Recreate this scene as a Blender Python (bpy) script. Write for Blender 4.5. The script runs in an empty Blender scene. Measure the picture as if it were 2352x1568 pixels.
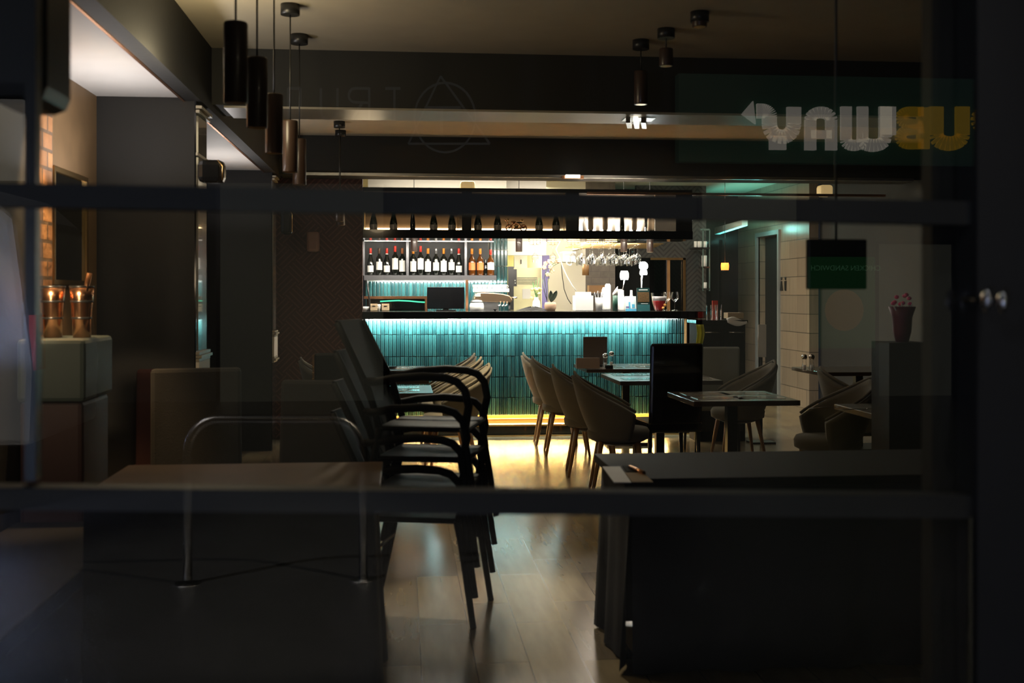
import bpy, math, random
from mathutils import Vector, Matrix
random.seed(7)
R=random.Random(11)
C=bpy.context.scene.collection
F=2613.0; HC=1.45; AY=math.atan(252/F); CX=1176.0; HY=676.0
PI=math.pi
# ---- pixel -> world on the plane y=Y (camera at the origin, room axis +y)
def ray(px,py):
    u=(px-CX)/F; w=-(py-HY)/F
    return (u*math.cos(AY)+math.sin(AY), math.cos(AY)-u*math.sin(AY), w)
def P(px,py,Y):
    d=ray(px,py); t=Y/d[1]; return Vector((d[0]*t,Y,HC+d[2]*t))
def PX(px,py,X):
    d=ray(px,py); t=X/d[0]; return Vector((X,d[1]*t,HC+d[2]*t))
def PZ(px,py,z):
    d=ray(px,py); t=(z-HC)/d[2]; return Vector((d[0]*t,d[1]*t,z))
# ---- materials
MATS={}
def M(name,col=(.5,.5,.5),rough=.5,metal=0,emit=None,es=0,coat=0,bump=0,bscale=30,var=0,vscale=6,spec=.5,sheen=0,trans=0):
    if name in MATS: return MATS[name]
    m=bpy.data.materials.new(name); m.use_nodes=True; nt=m.node_tree; b=nt.nodes['Principled BSDF']
    b.inputs['Base Color'].default_value=(*col,1); b.inputs['Roughness'].default_value=rough; b.inputs['Metallic'].default_value=metal
    b.inputs['Specular IOR Level'].default_value=spec
    b.inputs['Coat Weight'].default_value=coat; b.inputs['Sheen Weight'].default_value=sheen
    b.inputs['Transmission Weight'].default_value=trans
    if emit: b.inputs['Emission Color'].default_value=(*emit,1); b.inputs['Emission Strength'].default_value=es
    tc=nt.nodes.new('ShaderNodeTexCoord')
    n=nt.nodes.new('ShaderNodeTexNoise'); n.inputs['Scale'].default_value=vscale; n.inputs['Detail'].default_value=3
    nt.links.new(tc.outputs['Object'],n.inputs['Vector'])
    v=var if var else .08
    rp=nt.nodes.new('ShaderNodeMapRange'); rp.inputs['To Min'].default_value=1-v; rp.inputs['To Max'].default_value=1+v
    nt.links.new(n.outputs['Fac'],rp.inputs['Value'])
    mx=nt.nodes.new('ShaderNodeVectorMath'); mx.operation='SCALE'; mx.inputs[0].default_value=col
    nt.links.new(rp.outputs['Result'],mx.inputs['Scale']); nt.links.new(mx.outputs['Vector'],b.inputs['Base Color'])
    if bump:
        n2=nt.nodes.new('ShaderNodeTexNoise'); n2.inputs['Scale'].default_value=bscale
        nt.links.new(tc.outputs['Object'],n2.inputs['Vector'])
        bp=nt.nodes.new('ShaderNodeBump'); bp.inputs['Strength'].default_value=bump; bp.inputs['Distance'].default_value=.01
        nt.links.new(n2.outputs['Fac'],bp.inputs['Height']); nt.links.new(bp.outputs['Normal'],b.inputs['Normal'])
    MATS[name]=m; return m
def glassmat(name,tint=(1,1,1),fac=None,rough=0.0,gcol=(1,1,1)):
    m=bpy.data.materials.new(name); m.use_nodes=True; nt=m.node_tree; nt.nodes.clear()
    o=nt.nodes.new('ShaderNodeOutputMaterial'); mix=nt.nodes.new('ShaderNodeMixShader')
    t=nt.nodes.new('ShaderNodeBsdfTransparent'); t.inputs[0].default_value=(*tint,1)
    g=nt.nodes.new('ShaderNodeBsdfGlossy'); g.inputs['Roughness'].default_value=rough; g.inputs[0].default_value=(*gcol,1)
    if fac is None:
        fr=nt.nodes.new('ShaderNodeLayerWeight'); fr.inputs['Blend'].default_value=.25
        nt.links.new(fr.outputs['Facing'],mix.inputs[0])
    else: mix.inputs[0].default_value=fac
    nt.links.new(t.outputs[0],mix.inputs[1]); nt.links.new(g.outputs[0],mix.inputs[2]); nt.links.new(mix.outputs[0],o.inputs[0])
    MATS[name]=m; return m
# ---- mesh builder
class MB:
    def __init__(s): s.v=[]; s.f=[]; s.sm=[]
    def add(s,vs,fs,smooth=False):
        o=len(s.v); s.v+= [tuple(v) for v in vs]
        for f in fs: s.f.append([i+o for i in f]); s.sm.append(smooth)
        return s
    def box(s,x0,x1,y0,y1,z0,z1):
        v=[(x,y,z) for x in (x0,x1) for y in (y0,y1) for z in (z0,z1)]
        return s.add(v,[(0,1,3,2),(4,6,7,5),(0,4,5,1),(2,3,7,6),(0,2,6,4),(1,5,7,3)])
    def hexa(s,p): # 8 points: bottom 4 (ccw), top 4
        return s.add(p,[(3,2,1,0),(4,5,6,7),(0,1,5,4),(1,2,6,5),(2,3,7,6),(3,0,4,7)])
    def beam(s,a,b,w,h,up=(0,0,1)):
        a=Vector(a);b=Vector(b);d=(b-a).normalized();u=Vector(up)
        r=d.cross(u).normalized()*w/2; u=r.cross(d).normalized()*h/2
        return s.hexa([a-r-u,a+r-u,b+r-u,b-r-u,a-r+u,a+r+u,b+r+u,b-r+u])
    def lathe(s,c,prof,n=16,cap=True):
        cx,cy,cz=c; vs=[];fs=[]
        for r,z in prof:
            for i in range(n):
                a=2*PI*i/n; vs.append((cx+r*math.cos(a),cy+r*math.sin(a),cz+z))
        for k in range(len(prof)-1):
            for i in range(n):
                j=(i+1)%n; fs.append((k*n+i,k*n+j,(k+1)*n+j,(k+1)*n+i))
        s.add(vs,fs,True)
        if cap:
            o=len(s.v)-len(vs)
            s.f.append([o+i for i in range(n)][::-1]); s.sm.append(False)
            s.f.append([o+(len(prof)-1)*n+i for i in range(n)]); s.sm.append(False)
        return s
    def tube(s,pts,r,n=8,r2=None):
        pts=[Vector(p) for p in pts]; m=len(pts); vs=[];fs=[]
        up=Vector((0.13,.21,1)).normalized(); prev=None
        for k,p in enumerate(pts):
            d=(pts[min(k+1,m-1)]-pts[max(k-1,0)]).normalized()
            if prev is None:
                a=d.cross(up)
                if a.length<.1: a=d.cross(Vector((1,0,0)))
                a.normalize()
            else:
                a=(prev-d*prev.dot(d)).normalized()
            prev=a; b=d.cross(a)
            rr=r if r2 is None else r+(r2-r)*k/(m-1)
            for i in range(n):
                t=2*PI*i/n; vs.append(p+a*math.cos(t)*rr+b*math.sin(t)*rr)
        for k in range(m-1):
            for i in range(n):
                j=(i+1)%n; fs.append((k*n+i,k*n+j,(k+1)*n+j,(k+1)*n+i))
        o=len(s.v); s.add(vs,fs,True)
        s.f.append([o+i for i in range(n)][::-1]); s.sm.append(False)
        s.f.append([o+(m-1)*n+i for i in range(n)]); s.sm.append(False)
        return s
    def sphere(s,c,rx,ry=None,rz=None,n=14,m=8):
        ry=ry or rx; rz=rz or rx; vs=[];fs=[]
        for k in range(m+1):
            p=PI*k/m-PI/2
            for i in range(n):
                a=2*PI*i/n; q=max(math.cos(p),.01)
                vs.append((c[0]+rx*q*math.cos(a),c[1]+ry*q*math.sin(a),c[2]+rz*math.sin(p)))
        for k in range(m):
            for i in range(n):
                j=(i+1)%n; fs.append((k*n+i,k*n+j,(k+1)*n+j,(k+1)*n+i))
        return s.add(vs,fs,True)
    def prism(s,pts,axis,a0,a1): # 2d outline extruded along axis
        n=len(pts); vs=[]
        for a in (a0,a1):
            for p,q in pts:
                vs.append({'x':(a,p,q),'y':(p,a,q),'z':(p,q,a)}[axis])
        return s.add(vs,[list(range(n))[::-1],list(range(n,2*n))]+[(i,(i+1)%n,n+(i+1)%n,n+i) for i in range(n)])
    def grid(s,fn,nu,nv,smooth=True):
        vs=[fn(i/nu,j/nv) for i in range(nu+1) for j in range(nv+1)]
        fs=[(i*(nv+1)+j,(i+1)*(nv+1)+j,(i+1)*(nv+1)+j+1,i*(nv+1)+j+1) for i in range(nu) for j in range(nv)]
        return s.add(vs,fs,smooth)
    def build(s,name,mat,parent=None,bevel=0,solid=0,sub=0):
        me=bpy.data.meshes.new(name)
        o=bpy.data.objects.new(name,me)
        if parent is None:
            xs=[v[0] for v in s.v];ys=[v[1] for v in s.v];zs=[v[2] for v in s.v]
            off=((min(xs)+max(xs))/2,(min(ys)+max(ys))/2,min(zs)); o.location=off
        else:
            r=parent
            off=Vector((0,0,0))
            while r is not None: off+=r.location; r=r.parent
            o.parent=parent
        me.from_pydata([(v[0]-off[0],v[1]-off[1],v[2]-off[2]) for v in s.v],[],s.f)
        for p,q in zip(me.polygons,s.sm): p.use_smooth=q
        me.materials.append(MATS[mat] if isinstance(mat,str) else mat)
        C.objects.link(o)
        if solid:
            md=o.modifiers.new('s','SOLIDIFY'); md.thickness=solid; md.offset=0
        if sub:
            md=o.modifiers.new('u','SUBSURF'); md.levels=sub; md.render_levels=sub
        if bevel:
            md=o.modifiers.new('b','BEVEL'); md.width=bevel; md.segments=2; md.limit_method='ANGLE'
        return o
def thing(name,label,cat,loc=(0,0,0),group=None):
    o=bpy.data.objects.new(name,None); o.empty_display_size=.05; C.objects.link(o); o.location=loc
    o['label']=label; o['category']=cat
    if group: o['group']=group
    return o
def tag(o,label,cat,group=None,kind=None):
    o['label']=label; o['category']=cat
    if group: o['group']=group
    if kind: o['kind']=kind
    return o
def struct(name,mb,mat,parent=None,**k):
    o=mb.build(name,mat,parent,**k)
    if parent is None: o['kind']='structure'
    return o
def clone(root,loc=None,rz=None,label=None,group=None,scale=None):
    r=root.copy(); C.objects.link(r)
    if loc is not None: r.location=loc
    if rz is not None: r.rotation_euler=(0,0,rz)
    if scale: r.scale=scale
    if label: r['label']=label
    if group: r['group']=group
    for ch in list(root.children):
        c=ch.copy(); C.objects.link(c); c.parent=r
        for g in list(ch.children):
            d=g.copy(); C.objects.link(d); d.parent=c
    return r
def bpx(x0,y0,x1,y1,Y0,Y1,mb=None):
    """box whose front face on plane y=Y0 covers the pixel rectangle"""
    a=P(x0,y1,Y0); b=P(x1,y0,Y0); mb=mb or MB()
    # heights taken at the mid column
    m0=P((x0+x1)/2,y1,Y0); m1=P((x0+x1)/2,y0,Y0)
    return mb.box(a.x,b.x,Y0,Y1,m0.z,m1.z)
def area(name,loc,sx,sy,power,col,rot=(0,0,0),spread=PI):
    l=bpy.data.lights.new(name,'AREA'); l.shape='RECTANGLE'; l.size=sx; l.size_y=sy; l.energy=power; l.color=col; l.spread=spread
    o=bpy.data.objects.new(name,l); o.location=loc; o.rotation_euler=rot; C.objects.link(o); return o
def point(name,loc,power,col,r=.05):
    l=bpy.data.lights.new(name,'POINT'); l.energy=power; l.color=col; l.shadow_soft_size=r
    o=bpy.data.objects.new(name,l); o.location=loc; C.objects.link(o); return o
def spot(name,loc,target,power,col,ang=60,r=.03,blend=.5):
    l=bpy.data.lights.new(name,'SPOT'); l.energy=power; l.color=col; l.spot_size=math.radians(ang); l.spot_blend=blend; l.shadow_soft_size=r
    o=bpy.data.objects.new(name,l); o.location=loc
    o.rotation_euler=(Vector(target)-Vector(loc)).to_track_quat('-Z','Y').to_euler(); C.objects.link(o); return o
def text_obj(name,body,mat,loc,size,rot,parent=None,ext=.002,offset=0,align='CENTER',sx=1):
    cu=bpy.data.curves.new(name,'FONT'); cu.body=body; cu.size=size; cu.extrude=ext; cu.offset=offset; cu.align_x=align; cu.align_y='CENTER'
    t=bpy.data.objects.new(name+'_tmp',cu); C.objects.link(t)
    dg=bpy.context.evaluated_depsgraph_get(); me=bpy.data.meshes.new_from_object(t.evaluated_get(dg))
    bpy.data.objects.remove(t)
    M4=Matrix.Translation(Vector(loc))@Matrix.Rotation(rot[2],4,'Z')@Matrix.Rotation(rot[0],4,'X')@Matrix.Diagonal((sx,1,1,1))
    me.transform(M4)
    mb=MB(); mb.add([v.co[:] for v in me.vertices],[list(p.vertices) for p in me.polygons])
    return mb.build(name,mat,parent)
# ================= materials
M('black_paint',(.018,.018,.018),.35)
M('frame_paint',(.035,.035,.037),.6)
M('black_gloss',(.008,.008,.009),.12,coat=.5)
M('dark_wall',(.009,.0088,.009),.7,bump=.1)
M('beam_paint',(.022,.022,.02),.7)
M('ceiling_paint',(.42,.37,.28),.8)
M('aisle_ceiling',(.5,.48,.46),.55)
M('pier_panel',(.22,.2,.18),.22,coat=.6)
M('brass',(.75,.5,.22),.28,metal=1)
M('copper',(.85,.42,.22),.22,metal=1)
M('steel',(.6,.6,.6),.25,metal=1)
M('chrome',(.85,.85,.87),.08,metal=1)
M('dark_metal',(.05,.05,.05),.3,metal=.7)
M('led_cool',(.8,1,1),.5,emit=(.85,1,.98),es=5)
M('led_warm',(1,.8,.5),.5,emit=(1,.72,.38),es=10)
M('white',(.8,.8,.78),.5)
M('offwhite',(.7,.66,.58),.6)
M('paper',(.8,.78,.72),.55)
M('gloss_card',(.55,.5,.43),.3,coat=.3)
M('dark_wood',(.05,.03,.018),.3,coat=.3,var=.3)
M('leg_wood',(.32,.17,.07),.35,var=.3)
M('fabric_taupe',(.15,.13,.095),.9,bump=.3,bscale=300,sheen=.3)
M('fabric_dark',(.014,.013,.012),.9,bump=.2,bscale=200)
M('leather_red',(.02,.005,.005),.7)
M('leather_green',(.016,.026,.022),.7)
M('label_white',(.9,.88,.82),.5)
M('bottle_black',(.008,.01,.008),.08,coat=.5)
M('bottle_green',(.015,.03,.012),.08,coat=.5)
M('foil_red',(.75,.06,.04),.35)
M('foil_orange',(.9,.3,.04),.35)
M('foil_silver',(.6,.6,.6),.3,metal=.8)
M('foil_dark',(.1,.06,.04),.4)
M('foil_brown',(.4,.15,.06),.4)
M('amber',(.10,.03,.004),.1,coat=.6,spec=.6)
M('orange_label',(.9,.22,.06),.5)
glassmat('glassware',(1,1,1)); glassmat('window_glass',(.97,.98,.97),.085); glassmat('smoked_glass',(.25,.22,.2),.06)
glassmat('door_glass',(.6,.6,.6),.1)
def mat_floor():
    m=bpy.data.materials.new('floor_tiles'); m.use_nodes=True; nt=m.node_tree; b=nt.nodes['Principled BSDF']; MATS['floor_tiles']=m
    tc=nt.nodes.new('ShaderNodeTexCoord'); sp=nt.nodes.new('ShaderNodeSeparateXYZ'); nt.links.new(tc.outputs['Object'],sp.inputs[0])
    ad=nt.nodes.new('ShaderNodeMath'); ad.inputs[1].default_value=FLX; nt.links.new(sp.outputs['X'],ad.inputs[0])
    cb=nt.nodes.new('ShaderNodeCombineXYZ'); nt.links.new(sp.outputs['Y'],cb.inputs['X']); nt.links.new(ad.outputs[0],cb.inputs['Y'])
    br=nt.nodes.new('ShaderNodeTexBrick'); nt.links.new(cb.outputs[0],br.inputs['Vector'])
    br.inputs['Scale'].default_value=1; br.inputs['Brick Width'].default_value=.86; br.inputs['Row Height'].default_value=.213
    br.inputs['Mortar Size'].default_value=.0022; br.inputs['Mortar Smooth'].default_value=0; br.inputs['Bias'].default_value=0; br.offset=.37; br.offset_frequency=2
    br.inputs['Color1'].default_value=(.36,.275,.15,1); br.inputs['Color2'].default_value=(.22,.17,.11,1); br.inputs['Mortar'].default_value=(.03,.025,.02,1)
    n=nt.nodes.new('ShaderNodeTexNoise'); n.inputs['Scale'].default_value=3; n.inputs['Detail'].default_value=6
    mp=nt.nodes.new('ShaderNodeMapping'); mp.inputs['Scale'].default_value=(8,1,1); nt.links.new(tc.outputs['Object'],mp.inputs[0]); nt.links.new(mp.outputs[0],n.inputs['Vector'])
    mx=nt.nodes.new('ShaderNodeMixRGB'); mx.blend_type='MULTIPLY'; mx.inputs[0].default_value=.5
    nt.links.new(br.outputs['Color'],mx.inputs[1]); nt.links.new(n.outputs['Fac'],mx.inputs[2]); nt.links.new(mx.outputs[0],b.inputs['Base Color'])
    rr=nt.nodes.new('ShaderNodeMapRange'); rr.inputs['From Min'].default_value=.17; rr.inputs['From Max'].default_value=.32; rr.inputs['To Min'].default_value=.17; rr.inputs['To Max'].default_value=.24; b.inputs['Coat Weight'].default_value=.35; b.inputs['Coat Roughness'].default_value=.16
    s2=nt.nodes.new('ShaderNodeSeparateXYZ'); nt.links.new(br.outputs['Color'],s2.inputs[0]); nt.links.new(s2.outputs['X'],rr.inputs['Value']); nt.links.new(rr.outputs[0],b.inputs['Roughness'])
    bp=nt.nodes.new('ShaderNodeBump'); bp.inputs['Strength'].default_value=.06; bp.inputs['Distance'].default_value=.002; bp.invert=True
    nt.links.new(br.outputs['Fac'],bp.inputs['Height']); nt.links.new(bp.outputs[0],b.inputs['Normal'])
def mat_zigzag(name,c1,c2,period,kind='chev',rough=.5):
    """woven / chevron wallpaper from object x and z"""
    m=bpy.data.materials.new(name); m.use_nodes=True; nt=m.node_tree; b=nt.nodes['Principled BSDF']; MATS[name]=m; L=nt.links.new
    tc=nt.nodes.new('ShaderNodeTexCoord'); sp=nt.nodes.new('ShaderNodeSeparateXYZ'); L(tc.outputs['Object'],sp.inputs[0])
    def mt(op,a,bb=None):
        q=nt.nodes.new('ShaderNodeMath'); q.operation=op
        for i,v in enumerate((a,bb)):
            if v is None: continue
            if isinstance(v,(int,float)): q.inputs[i].default_value=v
            else: L(v,q.inputs[i])
        return q.outputs[0]
    x=mt('ADD',sp.outputs['X'],sp.outputs['Y']); z=sp.outputs['Z']
    if kind=='chev':
        tri=mt('PINGPONG',x,period)
        s=mt('ADD',tri,z)
        w=mt('PINGPONG',s,period*.22)
        f=mt('GREATER_THAN',w,period*.13)
    else: # nested diamonds / greek maze, alternating cell direction
        u=mt('ADD',x,z); v=mt('SUBTRACT',x,z)
        cu=mt('FLOOR',mt('DIVIDE',u,period)); cv=mt('FLOOR',mt('DIVIDE',v,period))
        par=mt('MODULO',mt('ABSOLUTE',mt('ADD',cu,cv)),2)
        inv=mt('SUBTRACT',1,par)
        s=mt('ADD',mt('MULTIPLY',u,par),mt('MULTIPLY',v,inv))
        w=mt('PINGPONG',s,period*.125)
        f=mt('GREATER_THAN',w,period*.085)
    mx=nt.nodes.new('ShaderNodeMixRGB'); L(f,mx.inputs[0]); mx.inputs[1].default_value=(*c1,1); mx.inputs[2].default_value=(*c2,1)
    L(mx.outputs[0],b.inputs['Base Color']); b.inputs['Roughness'].default_value=rough
    bp=nt.nodes.new('ShaderNodeBump'); bp.inputs['Strength'].default_value=.3; bp.inputs['Distance'].default_value=.003; L(f,bp.inputs['Height']); L(bp.outputs[0],b.inputs['Normal'])
def mat_brick(name,c1,c2,mortar,bw,rh,ms,rough=.5,plane='xz',bump=.3,off=.5,stretch=0):
    m=bpy.data.materials.new(name); m.use_nodes=True; nt=m.node_tree; b=nt.nodes['Principled BSDF']; MATS[name]=m; L=nt.links.new
    tc=nt.nodes.new('ShaderNodeTexCoord'); sp=nt.nodes.new('ShaderNodeSeparateXYZ'); L(tc.outputs['Object'],sp.inputs[0])
    cb=nt.nodes.new('ShaderNodeCombineXYZ'); L(sp.outputs['XYZ'.index(plane[0].upper())],cb.inputs['X']); L(sp.outputs['XYZ'.index(plane[1].upper())],cb.inputs['Y'])
    br=nt.nodes.new('ShaderNodeTexBrick'); L(cb.outputs[0],br.inputs['Vector']); br.offset=off
    for k,v in (('Scale',1),('Brick Width',bw),('Row Height',rh),('Mortar Size',ms),('Mortar Smooth',.1)): br.inputs[k].default_value=v
    br.inputs['Color1'].default_value=(*c1,1); br.inputs['Color2'].default_value=(*c2,1); br.inputs['Mortar'].default_value=(*mortar,1)
    n=nt.nodes.new('ShaderNodeTexNoise'); n.inputs['Scale'].default_value=14; n.inputs['Detail'].default_value=5
    mp=nt.nodes.new('ShaderNodeMapping'); L(tc.outputs['Object'],mp.inputs[0]); L(mp.outputs[0],n.inputs['Vector'])
    if stretch: mp.inputs['Scale'].default_value=(4,4,.15)
    mx=nt.nodes.new('ShaderNodeMixRGB'); mx.blend_type='MULTIPLY'; mx.inputs[0].default_value=.45; L(br.outputs['Color'],mx.inputs[1]); L(n.outputs['Fac'],mx.inputs[2])
    L(mx.outputs[0],b.inputs['Base Color']); b.inputs['Roughness'].default_value=rough
    a=nt.nodes.new('ShaderNodeMath'); a.operation='MULTIPLY_ADD'; a.inputs[1].default_value=-1; L(br.outputs['Fac'],a.inputs[0]); L(n.outputs['Fac'],a.inputs[2])
    bp=nt.nodes.new('ShaderNodeBump'); bp.inputs['Strength'].default_value=bump; bp.inputs['Distance'].default_value=.01; L(a.outputs[0],bp.inputs['Height']); L(bp.outputs[0],b.inputs['Normal'])
# ================= room shell
mat_zigzag('maze_paper',(.075,.03,.022),(.15,.065,.045),.26,'maze',.6)
mat_zigzag('herringbone_paper',(.05,.05,.046),(.025,.025,.024),.16,'chev',.5)
mat_brick('tan_tile',(.36,.28,.2),(.29,.23,.17),(.07,.06,.05),.62,.24,.004,.28,'yz',.15,stretch=1)
mat_brick('rough_brick',(.5,.25,.1),(.35,.16,.07),(.16,.1,.06),.16,.09,.009,.75,'yz',1.0)
mat_brick('kitchen_brick',(.2,.17,.15),(.17,.15,.13),(.15,.13,.12),.25,.08,.004,.6,'xz',.2)
m=M('teal_tile',(.01,.17,.165),.2,coat=.4)
nt=m.node_tree; gi=nt.nodes.new('ShaderNodeNewGeometry'); cr=nt.nodes.new('ShaderNodeValToRGB')
cr.color_ramp.elements[0].color=(.005,.021,.022,1); cr.color_ramp.elements[1].color=(.014,.054,.053,1)
nt.links.new(gi.outputs['Random Per Island'],cr.inputs[0]); nt.links.new(cr.outputs[0],nt.nodes['Principled BSDF'].inputs['Base Color'])
FX0,FX1=-1.9,5.3
FLX=(FX0+FX1)/2-.073
mat_floor()
struct('floor',MB().box(FX0,FX1,2.05,17.2,-.1,0),'floor_tiles')
struct('ceiling',MB().box(-1.2,5.3,1.95,17.2,2.97,3.05),'ceiling_paint')
b=MB().box(-1.9,-1.27,1.95,17.2,2.6,2.66); struct('ceiling_aisle',b,'aisle_ceiling')
struct('trim_1',MB().box(-1.27,-1.17,1.95,11.2,2.58,2.97),'dark_wall')       # fascia between aisle and main ceiling
struct('trim_2',MB().box(-1.276,-1.262,1.95,10.7,2.575,2.605),'copper')
# transverse beams
struct('trim_3',MB().box(-1.17,5.2,7.16,7.62,2.62,2.97),'beam_paint')
b=MB().box(-1.17,5.2,11.0,11.45,2.6,2.97); struct('trim_4',b,'beam_paint')
M('satin_soffit',(.4,.36,.28),.35)
struct('trim_5',MB().box(-1.1,5.1,7.18,7.6,2.605,2.619),'satin_soffit')
struct('trim_6',MB().box(-1.0,5.1,10.96,11.0,2.585,2.612),'steel')
struct('trim_7',MB().box(1.9,5.1,11.62,11.68,2.485,2.51),'copper')
# walls
struct('wall_left',MB().box(-1.95,-1.79,1.95,17.2,0,2.66),'dark_wall')
M('brown_panel',(.16,.1,.05),.5,var=.3)
struct('wall_left_near',MB().box(-1.79,-1.7,1.95,5.4,0,2.6),'dark_wall')
struct('wall_left_panelling',MB().box(-1.79,-1.765,5.9,6.8,0,2.6),'brown_panel')
b=MB().box(-1.79,-1.74,5.4,5.88,0,2.6); struct('wall_left_brick_pillar',b,'rough_brick')
pier1=struct('wall_pier_front',MB().box(-1.8,-1.21,6.8,7.16,0,2.62),'dark_wall')
def pier_side(y0,y1,n):
    b=MB().box(-1.21,-1.2,y0,y1,0,2.6); struct('trim_%d'%n,b,'black_gloss')
    # framed tall glossy panel, mouldings and dado band
    w=y1-y0
    struct('trim_%d'%(n+1),MB().box(-1.2,-1.194,y0+.1*w,y1-.12*w,1.12,2.5),'pier_panel')
    b=MB()
    for z,d in ((1.105,.022),(1.085,.034),(1.065,.02),(.865,.02),(.845,.034),(.825,.016),(2.52,.02),(2.545,.034),(2.27,.012)): b.box(-1.2,-1.2+d,y0-.012,y1+.01,z-.008,z+.008)
    struct('trim_%d'%(n+2),b,'satin_soffit')
    struct('trim_%d'%(n+3),MB().box(-1.2,-1.182,y0-.01,y1+.008,.873,1.055),'offwhite')
pier_side(6.8,7.16,20)
struct('wall_pier_back',MB().box(-1.8,-1.21,10.72,11.0,0,2.62),'dark_wall')
pier_side(10.72,11.0,30)
M('dim_white',(.6,.56,.5),.7)
struct('wall_bar_left',MB().box(-1.8,-.4,11.6,11.7,0,2.97),'maze_paper')
struct('wall_bar_return',MB().box(-.62,-.56,11.7,13.5,0,2.97),'dark_wall')
for x in (-.51,-.45,-.41):
    pass
# right hand side of the room
xr=5.1
struct('wall_right',MB().box(xr,xr+.12,13.9,15.05,0,2.97).box(xr,xr+.12,15.95,17.2,0,2.97).box(xr,xr+.12,15.05,15.95,2.27,2.97),'tan_tile')
struct('door_1',MB().box(xr+.1,xr+.16,15.05,15.95,0,2.27),'dark_wall')
b=MB()
b.box(xr-.03,xr+.02,14.99,15.05,0,2.33).box(xr-.03,xr+.02,15.95,16.01,0,2.33).box(xr-.03,xr+.02,15.05,15.95,2.27,2.33)
M('door_frame_grey',(.25,.27,.27),.3); struct('trim_8',b,'door_frame_grey')
a=P(1880,600,13.9); 
struct('wall_right_front',MB().box(a.x+.02,a.x+1.6,13.7,13.9,0,2.97),'dark_wall')
struct('wall_right_side',MB().box(5.2,5.3,1.95,13.7,0,2.97),'dark_wall')
struct('wall_back',MB().box(2.05,5.22,17.0,17.2,0,2.97),'herringbone_paper')
# bar back wall: teal tile zone, kitchen opening, beige wall
YB=13.4
M('bar_back_paint',(.3,.27,.22),.6)
xa=P(1167,600,YB).x; xb=P(1262,600,YB).x
struct('wall_bar_back',MB().box(-.4,xa-.02,YB,YB+.12,0,2.97),'bar_back_paint')
struct('wall_kitchen_header',MB().box(xa-.02,xb,YB+.3,YB+.4,P(1200,586,YB+.3).z,2.97),'dim_white')
a=P(1262,600,15.2); c=P(1345,600,15.2)
struct('wall_bar_beige',MB().box(a.x,c.x,15.2,15.3,0,2.97),'offwhite')
struct('wall_kitchen_side',MB().box(a.x-.1,a.x,15.2,17,0,2.97),'offwhite')
a=P(1345,600,15.2); c=P(1413,600,15.2)
struct('wall_bar_brick',MB().box(a.x,c.x,15.2,15.3,0,2.97),'kitchen_brick')
a=P(1413,600,16.2); c=P(1502,600,16.2)
struct('wall_bar_dark',MB().box(a.x-.3,c.x,16.2,16.3,0,2.97),'dark_wall')
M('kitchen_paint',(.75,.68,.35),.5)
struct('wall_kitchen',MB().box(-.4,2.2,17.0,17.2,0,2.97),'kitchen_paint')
# herringbone wall with framed glazed opening
Yh=15.6
a=P(1502,600,Yh); c=P(1574,600,Yh); e=P(1622,600,Yh)
zt=P(1540,592,Yh).z
struct('wall_herringbone',MB().box(a.x-.25,e.x,Yh,Yh+.1,zt,2.97).box(c.x,e.x,Yh,Yh+.1,0,zt),'herringbone_paper')
b=MB(); b.box(c.x-.035,c.x,Yh-.02,Yh,0,zt).box(a.x-.05,c.x,Yh-.02,Yh,zt-.03,zt)
struct('trim_9',b,'brass')
struct('door_2',MB().box(a.x-.05,c.x-.03,Yh+.03,Yh+.05,0,zt-.03),'door_glass')
q=P(1536,600,Yh); struct('trim_10',MB().box(q.x-.02,q.x+.02,Yh+.0,Yh+.03,0,zt-.03),'leg_wood')
# niche wall between herringbone wall and tan tiles: dark mirrored panel with teal-lit fascia
a=P(1640,600,Yh-.2); 
b=MB().box(e.x,xr+.05,16.95,17.0,0,2.97); struct('wall_niche',b,'black_gloss')
fa=PX(1640,532,4.55); 
M('fascia_paint',(.6,.75,.72),.4)
# fascia runs along the tan wall line towards the camera, lit by a teal strip
p0=P(1641,530,16.4); p1=P(1704,512,15.0)
b=MB(); q0=P(1641,523,16.4); q1=P(1704,505,15.0); r0=P(1641,538,16.4); r1=P(1704,518,15.0)
b.hexa([(r0.x,16.4,r0.z),(r0.x+.08,16.4,r0.z),(r1.x+.08,15.0,r1.z),(r1.x,15.0,r1.z),(q0.x,16.4,q0.z),(q0.x+.08,16.4,q0.z),(q1.x+.08,15.0,q1.z),(q1.x,15.0,q1.z)])
struct('trim_11',b,'fascia_paint')
# kitchen opening floor etc. : outside
M('asphalt',(.035,.036,.04),.22,bump=.8,bscale=60,var=.3,vscale=3)
struct('floor_pavement',MB().box(-14,14,-16,1.95,-.16,-.04),'asphalt')
# ================= window front (steel frame, two glazing bars, glass outside)
YW=1.9
wroot=None
def slab_px(x0,yt0,yb0,x1,yt1,yb1,Y0,Y1,mb):
    A=P(x0,yb0,Y0);B=P(x1,yb1,Y0);D=P(x1,yt1,Y0);E=P(x0,yt0,Y0)
    return mb.hexa([(A.x,Y0,A.z),(B.x,Y0,B.z),(B.x,Y1,B.z),(A.x,Y1,A.z),(E.x,Y0,E.z),(D.x,Y0,D.z),(D.x,Y1,D.z),(E.x,Y1,E.z)])
win=MB(); slab_px(-400,412,466,2300,463,517,YW,YW+.045,win); o=struct('window_1',win,'frame_paint')
win=MB(); slab_px(-400,1116,1168,2300,1139,1191,YW,YW+.045,win); o=struct('window_2',win,'frame_paint')
win=MB(); a=P(2232,600,YW); win.box(a.x,a.x+.6,YW-.02,YW+.06,-.04,3.0); struct('window_3',win,'frame_paint')
win=MB(); a=P(2140,600,YW+.05); c=P(2232,600,YW+.05); win.box(a.x+.0,c.x+.02,YW+.05,YW+.09,-.04,3.0); struct('window_4',win,'dark_wall')
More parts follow.
